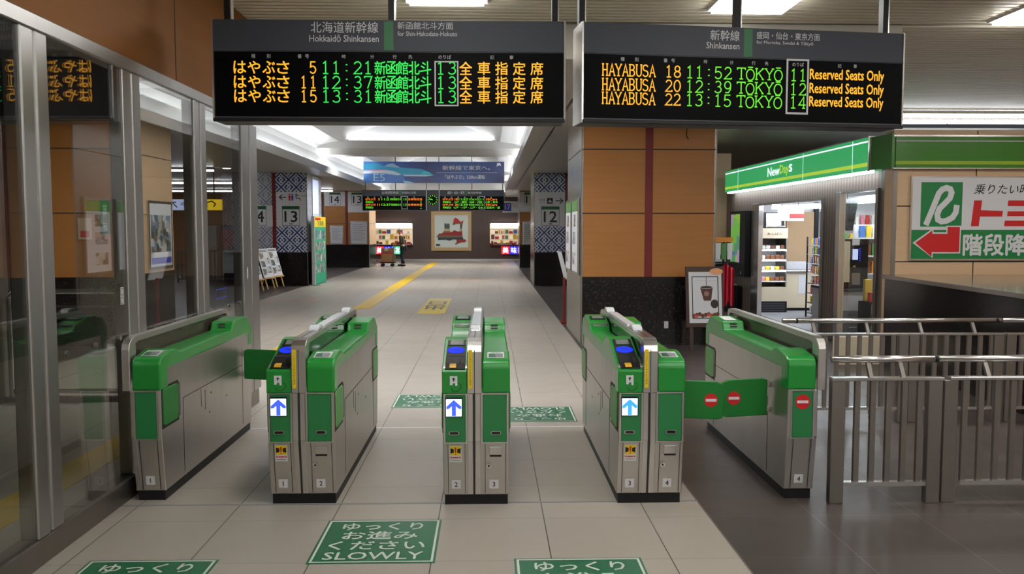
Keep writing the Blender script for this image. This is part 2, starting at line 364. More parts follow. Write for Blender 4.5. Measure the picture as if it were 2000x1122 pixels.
# ================================================================ THE SETTING
def slab(name, x0, x1, y0, y1, z0, z1, m, label=None, bev=0.):
    return struct(MB().box(x0, x1, y0, y1, z0, z1).build(name, m, None, bev), label)
slab('floor', -5.28, 1.256, -3, 43.3, -.06, 0, 'floor', 'beige tiled concourse floor')
slab('floor', 1.256, 12, -3, 43.3, -.06, 0, 'floor_dark', 'dark tiled floor right of the beige concourse')
slab('floor', -20, -5.28, -3, 43.3, -.06, 0, 'floor_dark', 'dark tiled floor left of the beige concourse')
slab('trim_1', -2.2, 1.26, 4.985, 5.005, 0, .002, 'grey', 'thin grey sealant line across the floor at the gate fronts')
slab('trim_2', -2.2, 1.26, 6.93, 6.95, 0, .002, 'paper', 'thin pale sealant line across the floor behind the gates')
slab('tactile_path', -2.96, -2.68, -3, 17.5, 0, .006, 'tactile', 'yellow tactile strip running along the concourse floor')
slab('tactile_path', -2.82, -2.46, 17.5, 41.2, 0, .006, 'tactile', 'yellow tactile strip leading to the far brown wall')
slab('tactile_path', -7.2, 1.4, 37.5, 37.66, 0, .005, 'tactile', 'thin yellow strip crossing the floor before the far wall')
# walls
w = MB().box(-2.46, -2.215, -3, 8.05, 2.69, 3.62)
w = struct(w.build('wall_left', 'wallwood'), 'brown timber wall above the glass partition')
g = MB()
for y in (2.2, 6.14): g.box(-2.217, -2.212, y-.006, y+.006, 2.69, 3.57)
g.build('seam', 'seam', w)
slab('wall_back', -20, 12, -3.2, -3, 0, 3.6, 'white', 'pale wall behind the camera')
slab('wall_right', 10.2, 10.4, -3, 10.4, 0, 3.6, 'beigewall', 'beige timber wall far to the right')
slab('wall_far', -7.1, 3.3, 43, 43.2, 0, 3.3, 'darkbrown', 'dark brown wall closing the concourse')
slab('wall_far', -5.2, 1.3, 43.0, 43.2, 3.3, 5.2, 'beam', 'grey wall above the dark brown far wall')
slab('wall_far', -20, -7.1, 40, 40.2, 0, 3.3, 'orange', 'orange timber wall beyond the left passage')
slab('wall_far', 3.3, 12, 30, 30.2, 0, 3.6, 'beigewall', 'beige wall beyond the shop')
slab('wall_outer', -20.2, -20, -3, 40, 0, 3.3, 'beigewall', 'beige wall at the far left')
slab('wall_end', -8, -4.6, 8.25, 8.4, 0, 2.69, 'cream', 'cream wall beside the glass railing')
slab('wall_bulkhead', -8, -3.45, 8.2, 8.36, 2.69, 3.25, 'darkbrown', 'dark bulkhead above the glass railing')
# ceilings
c = MB()
def slats(x0, x1, y0, y1):
    n = int((y1-y0)/.105)
    for i in range(n): c.box(x0, x1, y0+i*.105, y0+i*.105+.074, 3.57, 3.60)
slats(-2.4, 10.3, -2.9, 8.1); slats(3.9, 10.3, 8.1, 13.5)
struct(c.build('ceiling', 'slat'), 'beige slatted ceiling over the gates')
slab('ceiling', -2.4, 10.4, -3, 8.1, 3.605, 3.64, 'slatgap', 'dark backing above the slats')
slab('ceiling', 3.9, 10.4, 8.1, 15.4, 3.605, 3.64, 'slatgap', 'dark backing above the slats near the shop')
slab('ceiling', -4.95, 1.04, 8.1, 8.3, 3.25, 5.15, 'soffit', 'bronze step where the ceiling drops')
slab('ceiling', -20, -4.955, 8.4, 40, 3.25, 3.3, 'soffit', 'glossy bronze soffit left of the vault')
slab('ceiling', -20, -2.46, -3, 8.4, 3.25, 3.3, 'soffit', 'glossy bronze soffit behind the glass partition')
slab('ceiling', -7.1, -4.6, 40, 43, 3.25, 3.3, 'soffit', 'bronze soffit at the far left corner')
slab('ceiling', 1.045, 3.9, 8.1, 43, 3.25, 3.3, 'soffit', 'glossy bronze soffit right of the vault')
slab('ceiling', 1.04, 3.92, 8.05, 8.1, 3.25, 3.62, 'soffit', 'bronze edge of the right soffit')
slab('ceiling', 3.88, 3.92, 8.1, 15.4, 3.25, 3.62, 'soffit', 'bronze side edge of the right soffit')
slab('ceiling', 3.9, 12, 15.3, 30, 3.44, 3.48, 'soffit', 'silver ceiling panel beyond the tube lights')
slab('ceiling', 3.9, 12, 13.5, 15.3, 3.56, 3.6, 'silver', 'silver ceiling around the tube lights')
# vault: ribbon profile pushed along y
prof = [(-4.95, 3.25), (-4.95, 3.8), (-4.9, 3.94), (-4.78, 4.04), (-4.5, 4.1), (-4.24, 4.13)]
cx, hc, rise = -1.955, 2.285, .68; R_ = (hc*hc+rise*rise)/(2*rise); a0 = math.asin(hc/R_)
arc = [(cx+R_*math.sin(a0*t/10), 4.13+rise-R_+R_*math.cos(a0*t/10)) for t in range(-9, 10)]
prof = prof+arc+[(2*cx-x, z) for x, z in prof[::-1]]
v = MB()
A = [v.v((x, 8.3, z)) for x, z in prof]; B = [v.v((x, 43, z)) for x, z in prof]
for i in range(len(prof)-1): v.b.faces.new([A[i], A[i+1], B[i+1], B[i]])
v = v.build('ceiling_vault', 'coffer'); struct(v, 'white vaulted ceiling of the concourse')
sd = v.modifiers.new('thickness', 'SOLIDIFY'); sd.thickness = .03; sd.offset = 0
g = MB()
for x, z in ((-4.6, 4.085), (.69, 4.085)):
    g.box(x-.008, x+.008, 8.3, 43, z-.012, z-.004)
g.build('seam', 'seam', v)
for x0, x1, s in ((-4.95, -4.6, 1), (.69, 1.04, -1)):
    slab('ceiling', *((x0, x1-.025) if s > 0 else (x0+.025, x1)), 8.31, 43, 3.25, 3.28, 'soffit', 'bronze trough under the cove lights')
    t = MB().box(*((x1-.022, x1) if s > 0 else (x0, x0+.022)), 8.3, 43, 3.244, 3.43)
    struct(t.build('ceiling_lip', 'beam'), 'silver lip hiding the cove lights')
for i, (x, nm) in enumerate(((-4.8, 'left'), (.89, 'right'))):
    for k in range(7):
        y0 = 8.5+k*4.9
        t = MB().box(x-.05, x+.05, y0, min(y0+4.7, 42.8), 3.285, 3.33).build('cove_light', 'cove_e')
        tag(t, 'long white tube light hidden behind the %s ceiling lip' % nm, 'light', 'cove lights along the %s side of the vault' % nm)
for k, (y, w_) in enumerate(((12.2, 'nearest'), (24.3, 'middle'), (36.2, 'far'))):
    bm_ = MB().prism([(y, 4.16), (y, 3.93), (y+.2, 3.76), (y+.8, 3.76), (y+1, 3.93), (y+1, 4.16)], 0, -4.95, 1.04)
    b = struct(bm_.build('ceiling_beam', 'beam'), '%s grey beam crossing the vault' % w_)
    e = MB(); e.prism([(-4.24, 4.14)]+arc+[(.33, 4.14)], 1, y+.4, y+.44)
    e.build('beam_wall', 'coffer', b)
    h_ = thing('fill_light', 'long added fill light hidden behind the %s vault beam' % w_, 'light', (-1.955, y+1.12, 3.95)); MB().box(-2.4, 2.4, -.12, .10, 0, .06).build('housing', 'beam', h_); MB().box(-2.35, 2.35, -.08, .08, -.02, 0).build('diffuser', 'fill_e' if k == 0 else 'fill_far_e', h_)  # unseen light added behind the beam to brighten the floor beyond
    t = MB().box(-4.0, .1, y+.18, y+.28, 4.165, 4.2).build('beam_light', 'beam_e')
    tag(t, 'white tube light lying on top of the %s vault beam' % w_, 'light')
h_ = thing('fill_light', 'long added fill light hidden behind the bronze ceiling step', 'light', (-1.955, 8.42, 3.6)); MB().box(-2.4, 2.4, -.12, .10, 0, .06).build('housing', 'beam', h_); MB().box(-2.35, 2.35, -.08, .08, -.02, 0).build('diffuser', 'fill_e', h_)  # another added light, out of sight behind the step, brightening the floor
# pillars
def pillar(x0, x1, y0, y1, label, skin, skin2=None, side='silver', sideface=1, top=3.25):
    r = sroot('pillar', label, 'pillar', ((x0+x1)/2, y0, 0)); o = r.location
    MB(o).box(x0+.02, x1-.02, y0+.02, y1-.02, 0, top).build('core', 'darkbrown', r)
    MB(o).box(x0, x1, y0-.004, y1, 0, .972).build('dado', 'dado', r)
    xm = (x0+x1)/2
    MB(o).box(xm-.055, xm+.055, y0+.0, y0+.03, .972, top).build('band', 'redband', r)
    MB(o).box(x0+.02, xm-.055, y0+.004, y0+.03, .972, top).build('cladding', skin2 or skin, r)
    MB(o).box(xm+.055, x1-.02, y0+.004, y0+.03, .972, top).build('cladding', skin, r)
    for xa, xb in ((x0, x0+.02), (x1-.02, x1)):
        MB(o).box(xa, xb, y0+.004, y1, .972, top).build('side_panel', side, r)
    s = MB(o)
    for z in (1.865, 2.757): s.box(x0+.01, x1-.01, y0+.001, y0+.006, z-.008, z+.008)
    for xx in (x0-.002, x1-.002): 
        for z in (1.865, 2.757): s.box(xx, xx+.004, y0+.01, y1, z-.006, z+.006)
    if skin == 'orange': s.build('seam', 'seam', r)
    else: s.b.free()
    MB(o).box(x0-.006, x0+.012, y0-.006, y0+.012, 0, top).build('corner_strip', 'steel_d', r)
    MB(o).box(x1-.012, x1+.006, y0-.006, y0+.012, 0, top).build('corner_strip', 'steel_d', r)
    return r
p_near = pillar(1.30, 3.19, 11.86, 13.98, 'orange timber pillar with black granite base right of the gates', 'orange')
MB(p_near.location).box(1.292, 1.30, 11.9, 13.98, 0, .985).build('side_cladding', 'silver', p_near)
p_left = pillar(-7.1, -5.2, 11.95, 14.1, 'orange timber pillar with black granite base behind the glass partition', 'orange', side='beigewall')
def kpillar(x0, x1, y0, label, pat_l, pat_r, side):
    r = pillar(x0, x1, y0, y0+2.1, label, pat_r, pat_l, side)
    return r
p13 = kpillar(-7.1, -5.22, 24.5, 'blue and white diamond patterned pillar on the left of the concourse', 'kogin_pale', 'kogin', 'kogin_pale')
p12 = kpillar(1.30, 3.19, 24.4, 'blue and white diamond patterned pillar on the right of the concourse', 'kogin', 'kogin_pale', 'silver')
p14 = pillar(-6.95, -5.07, 36, 38.1, 'orange timber pillar with a black base near the far left shop', 'orange', side='beigewall')
p11 = pillar(1.29, 3.19, 35.8, 37.9, 'orange timber pillar with a black base near the far right shop', 'orange', side='silver')
# ================================================================ GLASS PARTITION (left)
r = thing('glass_partition', 'tall steel framed glass partition left of the ticket gates', 'partition', (-2.27, 3, 0)); o = r.location
MB(o).box(-2.30, -2.188, -2, 8.02, 0, .13).build('bottom_rail', 'steel_d', r, .006)
MB(o).box(-2.30, -2.190, -2, 8.02, 2.61, 2.689).build('top_rail', 'steel_frame', r, .006)
for y0, y1 in ((1.9, 2.1), (4.085, 4.33), (5.2, 5.45), (6.42, 6.68), (7.62, 8.12)):
    ym = (y0+y1)/2
    p = MB(o).box(-2.286, -2.193, y0, ym-.012, .13, 2.61).box(-2.286, -2.193, ym+.012, y1, .13, 2.61)
    p.build('mullion', 'steel_frame', r, .008)
    MB(o).box(-2.275, -2.203, ym-.02, ym+.02, .13, 2.61).build('mullion_groove', 'steel_l', r)
for y0, y1 in ((-2, 1.9), (2.1, 4.09), (4.33, 5.2), (5.45, 6.42), (6.68, 7.62)):
    MB(o).box(-2.212, -2.204, y0, y1, .12, 2.62).build('glass_pane', 'glass', r)
for y in (4.43, 4.75, 5.06, 5.6, 5.9, 6.25, 6.85, 7.2, 7.5):
    MB(o).cyl((-2.204, y, 1.0), (-2.192, y, 1.0), .016, 14).build('bolt', 'steel_d', r)
# notice stuck on the second pane, readable from its other side
F = face('l', (-2.2135, 5.03, 1.30))
MB(o).text(F, [('うらが白色のきっぷ', 0, 0, .05, .5, 'c', .01)]).build('pane_lettering', 'ink', r)
F = face('r', (-2.2035, 7.0, 1.13)); n_ = MB(o).fframe(F, -.14, -.05, .14, .03, .008); n_.build('pane_sticker', 'blue', r)
for y, w_ in ((5.12, 'second'), (7.72, 'end')):
    F = face('r', (-2.1925 if y > 5.2 else -2.2035, y, 1.25))
    q = MB(o).frect(F, -.026, -.055, .026, .05).build('pane_sticker', 'signtext', r); MB(o).fframe(F, -.024, -.05, .024, -.01, .006, .002).fframe(F, -.024, .0, .024, .045, .006, .002).build('sticker_print', 'grey', q)
# ================================================================ CEILING LIGHTS
def ceiling_light(x, y, label, s=.62):
    r = thing('ceiling_light', label, 'light', (x, y, 3.565), 0, 'square ceiling lights')
    h = s/2; f = MB()
    f.box(-h-.03, h+.03, -h-.03, -h, -.02, .005); f.box(-h-.03, h+.03, h, h+.03, -.02, .005); f.box(-h-.03, -h, -h, h, -.02, .005); f.box(h, h+.03, -h, h, -.02, .005)
    f.build('frame', 'white', r); MB().box(-h, h, -h, h, -.045, .0).build('diffuser', 'panel_e', r)
    return r
ceiling_light(-.35, 6.95, 'square ceiling light above the left departure board')
ceiling_light(2.25, 7.15, 'square ceiling light above the right departure board')
ceiling_light(4.95, 7.5, 'square ceiling light in the top right corner')
for x in (-.35, 2.25, 4.95, 7.6):
    for y in (4.2, 1.2, -1.6):
        ceiling_light(x, y, 'square ceiling light in the slatted ceiling on the camera side of the departure boards')
ceiling_light(7.6, 7.5, 'square ceiling light to the right of the one in the top right corner')
def tube(name, label, x0, x1, y, z, group, m='tube_e', w=.06, ay=0):
    r = thing(name, label, 'light', ((x0+x1)/2, y, z), 0, group); h = (x1-x0)/2
    MB().box(-h, h, -w, w, 0, .05).build('housing', 'silver', r)
    n = max(1, round((x1-x0)/1.25)); d = MB()
    for k in range(n): d.box(-h+2*h*k/n+.02, -h+2*h*(k+1)/n-.02, -w*.7, w*.7, -.05, -.005)
    d.build('diffuser', m, r); return r
tube('fluorescent_light', 'front row of bright tube lights above the shop', 4.4, 10.2, 13.62, 3.5, 'tube lights above the shop', m='row_e', w=.045)
tube('fluorescent_light', 'rear row of bright tube lights above the shop', 4.4, 10.2, 14.45, 3.5, 'tube lights above the shop', m='row_e', w=.045)
for y, w_ in ((22.5, 'nearest'), (28.6, 'middle'), (34.7, 'farthest')):
    tube('fluorescent_light', '%s row of tube lights in the passage left of the patterned pillar' % w_, -15, -7.2, y, 3.195, 'tube lights in the left passage', w=.08)
for y, w_ in ((31.5, 'first'), (34.5, 'second')):
    tube('fluorescent_light', '%s short tube light seen between the left patterned pillar and the orange pillar behind' % w_, -7.0, -6.3, y, 3.2, 'short tube lights behind the left patterned pillar', w=.08)
tube('fluorescent_light', 'tube light over the floor behind the glass partition', -6.6, -4.2, 5.5, 3.2, 'tube lights behind the partition', w=.05)
def downlight(x, y, z, label):
    r = thing('downlight', label, 'light', (x, y, z)); MB().cyl((0, 0, 0), (0, 0, -.03), .12, 20).build('rim', 'chrome', r); MB().cyl((0, 0, -.031), (0, 0, -.034), .1, 20).build('lens', 'tube_e', r)
downlight(-1.6, 36.9, 3.755, 'round ceiling light above the far departure board')
downlight(2.4, 22.3, 3.245, 'round ceiling light in the right soffit')
# ================================================================ TICKET GATES
L = 1.93
def gate(kind, xc, yf, labels, n_left, n_right, guard_x):
    """kind: 'double' (entry half left, exit half right), 'L' single with guard on its left, 'R' mirrored"""
    root = thing('ticket_gate', labels, 'ticket gate', (xc, yf, 0), 0, 'automatic ticket gates')
    hw = .2 if kind == 'double' else .092
    prof_b = [(.045, .06), (.002, .385), (0, .68), (.0, .70), (.03, .835), (.19, .866), (L-.16, .866), (L-.02, .83), (L, .70), (L, .385), (L-.045, .06)]
    MB().prism(prof_b, 0, -hw+.004, hw-.004).build('cabinet', 'steel', root, .004, 1)
    MB().box(-hw+.012, hw-.012, .05, L-.05, 0, .06).build('plinth', 'black', root)
    s = MB()
    for sx in (-1, 1):
        x = sx*(hw-.004); a, b = sorted((x, x+sx*.0015))
        s.box(a, b, .36, 1.66, .566, .57); s.box(a, b, .36, .364, .09, .566); s.box(a, b, 1.66, 1.664, .09, .70)
        s.box(a, b, .70, .703, .44, .56); s.box(a, b, .78, .783, .40, .54)
        for yy, zz in ((.86, .36), (.9, .49), (1.25, .4)): s.box(a, b, yy, yy+.012, zz, zz+.012)
    s.build('side_seam', 'seam', root)
    # flaps folded into the corner recesses (front and rear, both sides)
    def flap_folded(sx, front, pale):
        y0, y1 = (.02, .27) if front else (L-.27, L-.02); x = sx*hw
        a, b = sorted((x-sx*.012, x+sx*.004)); c_, d_ = sorted((x-sx*.004, x-sx*.0015))
        f = MB().prism([(y0, .475), (y0+.03, .46), (y1-.02, .462), (y1, .50), (y1, .672), (y1-.03, .685), (y0+.02, .685), (y0, .665)], 0, a, b).build('flap', 'green_pale' if pale else 'green_flap', root, .003, 1)
        MB().box(c_-.0006, d_, y0-.012, y1+.012, .445, .70).build('recess', 'seam', f)
        yh = y1+.02 if front else y0-.02
        c_, d_ = sorted((x-sx*.004, x+sx*.003)); MB().box(c_, d_, yh-.012, yh+.012, .47, .69).build('hinge', 'steel_d', f, .002, 1)
    def flap_out(sx, y, sign):
        x = sx*hw; ln_ = .30; t = .016
        pts = [(0, .462), (ln_-.05, .448), (ln_-.01, .455), (ln_, .56), (ln_-.006, .672), (ln_-.05, .69), (.03, .70), (0, .69)]
        f = MB().prism([(x+sx*(.02+p), z) for p, z in pts], 1, y, y+t).build('flap', 'green_flap', root, .005, 2)
        for z in (.5, .66): MB().box(*sorted((x-sx*.004, x+sx*.04)), y+.002, y+.045, z-.02, z+.02).build('hinge', 'steel_l', f, .004, 1)
        if sign:
            F = face('f', (x+sx*.235, y, .572)); MB().fdisc(F, 0, 0, .043).build('no_entry_sign', 'red', f); MB().frect(F, -.034, -.0085, .034, .0085, .002).build('no_entry_bar', 'paper', f)
    # halves
    def front_common(x0, x1, inner, number, numx):
        """green front panel, steel edge strips, number plate"""
        MB().box(x0, x1, -.006, .01, .392, .676).build('front_panel', 'green_panel', root, .002, 1)
        e = MB(); e.box(x0-.011, x0-.001, -.008, .012, .385, .682); e.box(x1+.001, x1+.011, -.008, .012, .385, .682); e.box(x0, x1, -.008, .012, .676, .682); e.box(x0, x1, -.007, .012, .386, .392)
        e.build('panel_frame', 'steel_l', root)
        b = MB()
        for xx in (x0+.012, x1-.006): b.prism([(.0412, .07), (.0012, .38), (-.0008, .38), (.0392, .07)], 0, xx, xx+.003)
        b.build('front_seam', 'seam', root)
        if number:
            F = face('f', (numx, .036, .128)) @ Matrix.Rotation(.1315, 4, 'X')
            n = MB().frect(F, -.027, -.028, .027, .028, .003).build('number_plate', 'paper', root)
            MB().text(F, [(number, 0, 0, .03, None, 'c', .01)], .005).build('number', 'ink', n)
    def slot(x, z=.447):
        F = face('f', (x, -.006, z))
        pts = [(math.copysign(.02, math.cos(a))+.011*math.cos(a), .011*math.sin(a)) for a in [2*PI*i/20+.01 for i in range(20)]]
        sl = MB().fslab(F, pts, 0, .004).build('sensor_window', 'steel_l', root); MB().fslab(F, [(p[0]*.86, p[1]*.72) for p in pts], .004, .0055).build('sensor_glass', 'blackgloss', sl)
    def entry(x0, x1):
        pe = [(-.006, .682), (-.006, .812), (0, .82), (.40, .952), (.47, .958), (.56, .94), (.70, .882), (1.36, .882), (1.42, .935), (1.62, .972), (1.72, .972), (1.88, .93), (L+.004, .86), (L+.004, .70), (L-.1, .70), (L-.1, .80), (.12, .80), (.12, .682)]
        MB().prism(pe, 0, x0, x1).build('top_cover', 'green', root, .012, 3)
        sl = (.952-.82)/.40; zz = lambda y: .82+y*sl
        rd = MB().prism([(.006, zz(.006)), (.006, zz(.006)+.006), (.06, zz(.06)+.014), (.13, zz(.13)+.016), (.17, zz(.17)+.007), (.295, zz(.295)+.006), (.295, zz(.295))], 0, x0+.018, x1-.012).build('card_reader', 'black', root, .005, 2)
        MB().prism([(.010, zz(.01)+.008), (.004, zz(.01)+.012), (.012, zz(.03)+.016), (.05, zz(.05)+.016)], 0, x0+.045, x1-.065).build('ticket_slot', mat('amber slot', (214, 164, 24), .4), rd)
        MB().box(x1-.045, x1-.042, .05, .16, zz(.1)-.01, zz(.13)+.012).build('slot_rail', 'dgrey', rd)
        a = math.atan(sl); F = Matrix.Translation((0, .235, zz(.235)+.0068)) @ Matrix.Rotation(a, 4, 'X')
        MB().fdisc(F, (x0+x1)/2, 0, .054, .044, .0015, 32).build('touch_pad', 'pad_blue', rd)
        MB().fstroke(F, [((x0+x1)/2-.02, .0), ((x0+x1)/2-.005, .012), ((x0+x1)/2+.01, .008), ((x0+x1)/2+.02, -.004)], .006, .003).build('touch_pad_mark', 'black', rd)
        F = Matrix.Translation((0, .345, zz(.345))) @ Matrix.Rotation(a, 4, 'X')
        d = MB().fbox(F, x0+.02, -.038, x1-.014, .04, 0, .004).build('display_frame', 'black', root); MB().fbox(F, x0+.038, -.032, x1-.03, .034, .004, .005).build('display', 'lcd', d)
        a2 = math.atan((.972-.935)/.2); F = Matrix.Translation((0, 1.55, .961)) @ Matrix.Rotation(a2, 4, 'X')
        d = MB().fbox(F, x0+.02, -.03, x1-.014, .05, 0, .004).build('display_frame', 'black', root); MB().fbox(F, x0+.035, -.022, x1-.03, .042, .004, .005).build('display', 'lcd', d)
        MB().box(x0+.02, x1-.014, 1.395, 1.43, .91, .936).build('ticket_exit', 'steel_l', root, .004, 1)
        F = face('f', ((x0+x1)/2-.005, -.0065, .745))
        st = MB().fpoly(F, [(-.022, -.012), (-.006, -.012), (-.004, -.0), (.008, -.0), (.01, -.016), (.022, -.016), (.022, .042), (-.022, .042)]).build('card_pictogram', 'paper', root)
        MB().fpoly(F, [(-.003, .01), (.003, .01), (.003, .022), (.011, .022), (0, .034), (-.011, .022), (-.003, .022)], .002).build('pictogram_arrow', 'ink', st)
        MB().fstroke(F, [(-.012, -.03), (-.008, -.046), (.02, -.05), (.044, -.03), (.044, -.008), (.03, .0)], .003, .002).build('pictogram_hand', 'ink', st)
        # lit arrow display
        xm = (x0+x1)/2-.004
        d = MB().box(xm-.051, xm+.051, -.009, 0, .543, .66).build('arrow_display', 'black', root)
        F = face('f', (xm, -.0092, .6)); MB().frect(F, -.046, -.052, .046, .05).build('display_glow', 'disp_white', d)
        MB().fpoly(F, [(-.012, -.05), (.012, -.05), (.012, .008), (.03, -.008), (.044, -.008), (.044, .006), (0, .046), (-.044, .006), (-.044, -.008), (-.03, -.008), (-.012, .008)], .002).build('display_arrow', 'disp_blue' if n_left != '3' else 'disp_cyan', d)
        slot(xm)
        F = face('f', (xm+.008, .0098, .322)) @ Matrix.Rotation(.1315, 4, 'X')
        w = MB().frect(F, -.036, -.054, .036, .05, .003).build('warning_sticker', 'paper', root)
        MB().frect(F, -.032, -.012, .032, .046, .004).build('sticker_square', 'yellow', w)
        k = MB()
        for q in (-1, 1): k.fpoly(F, [(q*.03, .0), (q*.01, .006), (q*.01, .028), (q*.03, .034)], .005)
        k.build('sticker_flaps', 'ink', w)
        MB().fpoly(F, [(-.004, .006), (.004, .006), (.005, .038), (-.005, .038)], .006).fdisc(F, 0, -.003, .004, None, .006, 10).frect(F, -.03, -.03, -.022, -.02, .005).frect(F, .022, -.03, .03, -.02, .005).frect(F, -.018, -.029, .018, -.022, .005).build('sticker_mark', 'red', w)
        MB().frect(F, -.026, -.044, .026, -.04, .005).build('sticker_text', 'grey', w)
    def exit_(x0, x1, single, light):
        pe = [(-.006, .682), (-.006, .838), (.008, .868), (.035, .882), (.17, .905), (.24, .905), (.33, .876), (1.42, .876), (1.45, .93), (1.47, .938), (1.74, .95), (1.80, .94), (L+.004, .855), (L+.004, .70), (L-.1, .70), (L-.1, .80), (.12, .80), (.12, .682)]
        MB().prism(pe, 0, x0, x1).build('top_cover', 'green', root, .012, 3)
        a = math.atan(.023/.135); F = Matrix.Translation((0, .10, .8935)) @ Matrix.Rotation(a, 4, 'X'); xm = (x0+x1)/2
        if not light:
            st = MB().frect(F, xm-.05, -.055, xm+.05, .055, .0015).build('cover_sticker', 'paper', root)
            MB().fpoly(F, [(xm-.042, -.046), (xm+.004, -.046), (xm-.006, .024), (xm-.042, .024)], .003).build('sticker_panel', 'mat_green', st); MB().fpoly(F, [(xm+.005, -.046), (xm+.042, -.046), (xm+.042, .024), (xm-.005, .024)], .003).build('sticker_panel', 'grey', st)
            MB().frect(F, xm-.03, .036, xm+.03, .042, .003).build('sticker_text', 'grey', st)
        F = face('f', (xm, 1.4455, .905)) @ Matrix.Rotation(-.5, 4, 'X')
        MB().fbox(F, -.026, .003, .026, .018, -.003, .012).fbox(F, -.026, -.02, .026, -.008, -.003, .010).build('vent_slot', 'seam', root)
        if light:
            F = Matrix.Translation((0, 1.6, .944)) @ Matrix.Rotation(math.atan(.012/.27), 4, 'X'); MB().frect(F, xm-.045, -.1, xm+.045, .1, .0015).build('cover_sticker', 'white', root)
        if not single:
            slot(xm)
            F = face('f', (xm-.002, .0088, .33)) @ Matrix.Rotation(.1315, 4, 'X')
            t = MB().fbox(F, -.036, -.03, .036, .034, 0, .008).build('coin_tray', 'steel_l', root, .002, 1); MB().fbox(F, -.034, -.028, .034, -.016, .004, .0085).build('tray_slot', 'black', t)
            F = face('f', (xm-.042, .0203, .243)) @ Matrix.Rotation(.1315, 4, 'X'); MB().fdisc(F, 0, 0, .014, None, .005).build('key_lock', 'chrome', root); MB().fdisc(F, 0, 0, .006, None, .0065, 12).build('key_hole', 'black', root)
    # guard panel: steel frame with smoked pane
    def guard(x0, x1, double):
        gp = MB(); t = .034
        outer = [(-.012, .682), (-.012, .93), (.0, .965), (.03, .99), (.08, 1.002), (L-.08, 1.002), (L-.02, .99), (L, .95), (L, .84)]
        inner = [(L-.05, .84), (L-.05, .952), (L-.09, .966), (.13, .966), (.085, .952), (.085, .682)]
        def side(x): return [gp.v((x, y, z)) for y, z in outer+inner]
        n = len(outer); k = len(inner)
        # split frame into convex quads along its length
        pairs = [(0, n+k-1), (1, n+k-1), (2, n+4), (3, n+4), (4, n+3), (5, n+2), (6, n+2), (7, n+1), (8, n)]
        A, B_ = side(x0), side(x1)
        for (a, b), (c_, d_) in zip(pairs, pairs[1:]):
            for S in (A, B_):
                q = [S[a], S[c_], S[d_], S[b]]; q = [v for i, v in enumerate(q) if v not in q[:i]]
                gp.b.faces.new(q)
        m_ = n+k
        for i in range(m_): gp.b.faces.new([A[i], A[(i+1) % m_], B_[(i+1) % m_], B_[i]])
        gd = gp.build('guard_frame', 'steel_l' if double else 'steel', root, .003, 1)
        if double:
            for xa in (x0+.006, x1-.010): MB().box(xa, xa+.004, .085, L-.05, .86, .966).build('guard_pane', 'acrylic', gd)
            MB().box((x0+x1)/2-.002, (x0+x1)/2+.002, -.0135, .03, .682, .94).box((x0+x1)/2-.002, (x0+x1)/2+.002, .09, L-.08, 1.0, 1.003).build('guard_seam', 'seam', gd)
            for y in (.42, 1.62):
                MB().prism([(y, 1.0), (y+.02, 1.022), (y+.06, 1.032), (y+.13, 1.028), (y+.17, 1.0)], 0, x0+.01, x1-.012).build('sensor_cover', 'dome', gd, .008, 3)
            MB().prism([(.66, 1.0), (.67, 1.012), (1.5, 1.012), (1.51, 1.0)], 0, x0+.012, x1-.014).build('sensor_strip', 'dome', gd)
            F = face('f', (x0+.019, -.0125, .83)); y_ = MB().frect(F, -.012, -.118, .012, .112).build('guard_sticker', 'yellow', gd)
            MB().text(F @ Matrix.Rotation(-PI/2, 4, 'Z'), [('ここから入れます出口専用', 0, 0, .012, .19, 'c', 0)]).build('sticker_text', mat('brown ink', (120, 90, 20), .6), y_)
        else:
            MB().box((x0+x1)/2-.006, (x0+x1)/2+.006, .085, L-.05, .86, .966).build('guard_pane', 'pane_dark', gd)
    if kind == 'double':
        entry(-hw, -.052); exit_(.034, hw, False, False)
        guard(-.052, .034, True)
        c_ = MB()
        for xa, xb in ((-.05, -.018), (-.006, .026)): c_.prism([(.045, .06), (.000, .385), (-.006, .40), (-.006, .682), (.02, .682), (.05, .06)], 0, xa, xb)
        c_.build('centre_strip', 'steel_l', root, .003, 1)
        MB().prism([(.045, .06), (.0, .385), (-.002, .682), (.02, .682), (.05, .06)], 0, -.018, -.006).build('centre_gap', 'seam', root)
        front_common(-hw+.02, -.062, 1, n_left, -.12); front_common(.04, hw-.02, -1, n_right, .105)
        for sx in (-1, 1):
            if n_right == '4' and sx == 1: flap_out(1, .30, True)
            else: flap_folded(sx, True, True)
            flap_folded(sx, False, True)
    else:
        s = 1 if kind == 'L' else -1     # side the passage is on
        x0, x1 = sorted((-s*hw+s*.012, s*hw)); exit_(x0, x1, True, kind == 'R')
        g0, g1 = sorted((-s*(hw-.006), -s*(hw+.042))); guard(g0, g1, False)
        c_ = MB(); e0, e1 = sorted((-s*hw, -s*(hw-.03)))
        c_.prism([(.045, .06), (.000, .385), (-.006, .40), (-.006, .682), (.02, .682), (.05, .06)], 0, e0, e1); c_.build('centre_strip', 'steel_l', root, .003, 1)
        front_common(-hw+.03, hw-.03, 1, n_left, 0)
        flap_folded(s, False if kind == 'R' else True, kind == 'R')
        if kind == 'L': flap_out(1, L-.30, False)
        else:
            flap_out(-1, .30, True)
            F = face('f', (0, -.006, .61)); q = MB().fdisc(F, 0, 0, .045).build('no_entry_sign', 'red', root); MB().frect(F, -.034, -.0085, .034, .0085, .002).build('no_entry_bar', 'paper', q)
    return root
gate('L', -2.052, 5.05, 'narrow ticket gate numbered 1 beside the glass partition', '1', None, 0)
gate('double', -1.113, 4.965, 'double ticket gate numbered 1 and 2', '1', '2', 0)
gate('double', -.078, 4.92, 'double ticket gate numbered 2 and 3', '2', '3', 0)
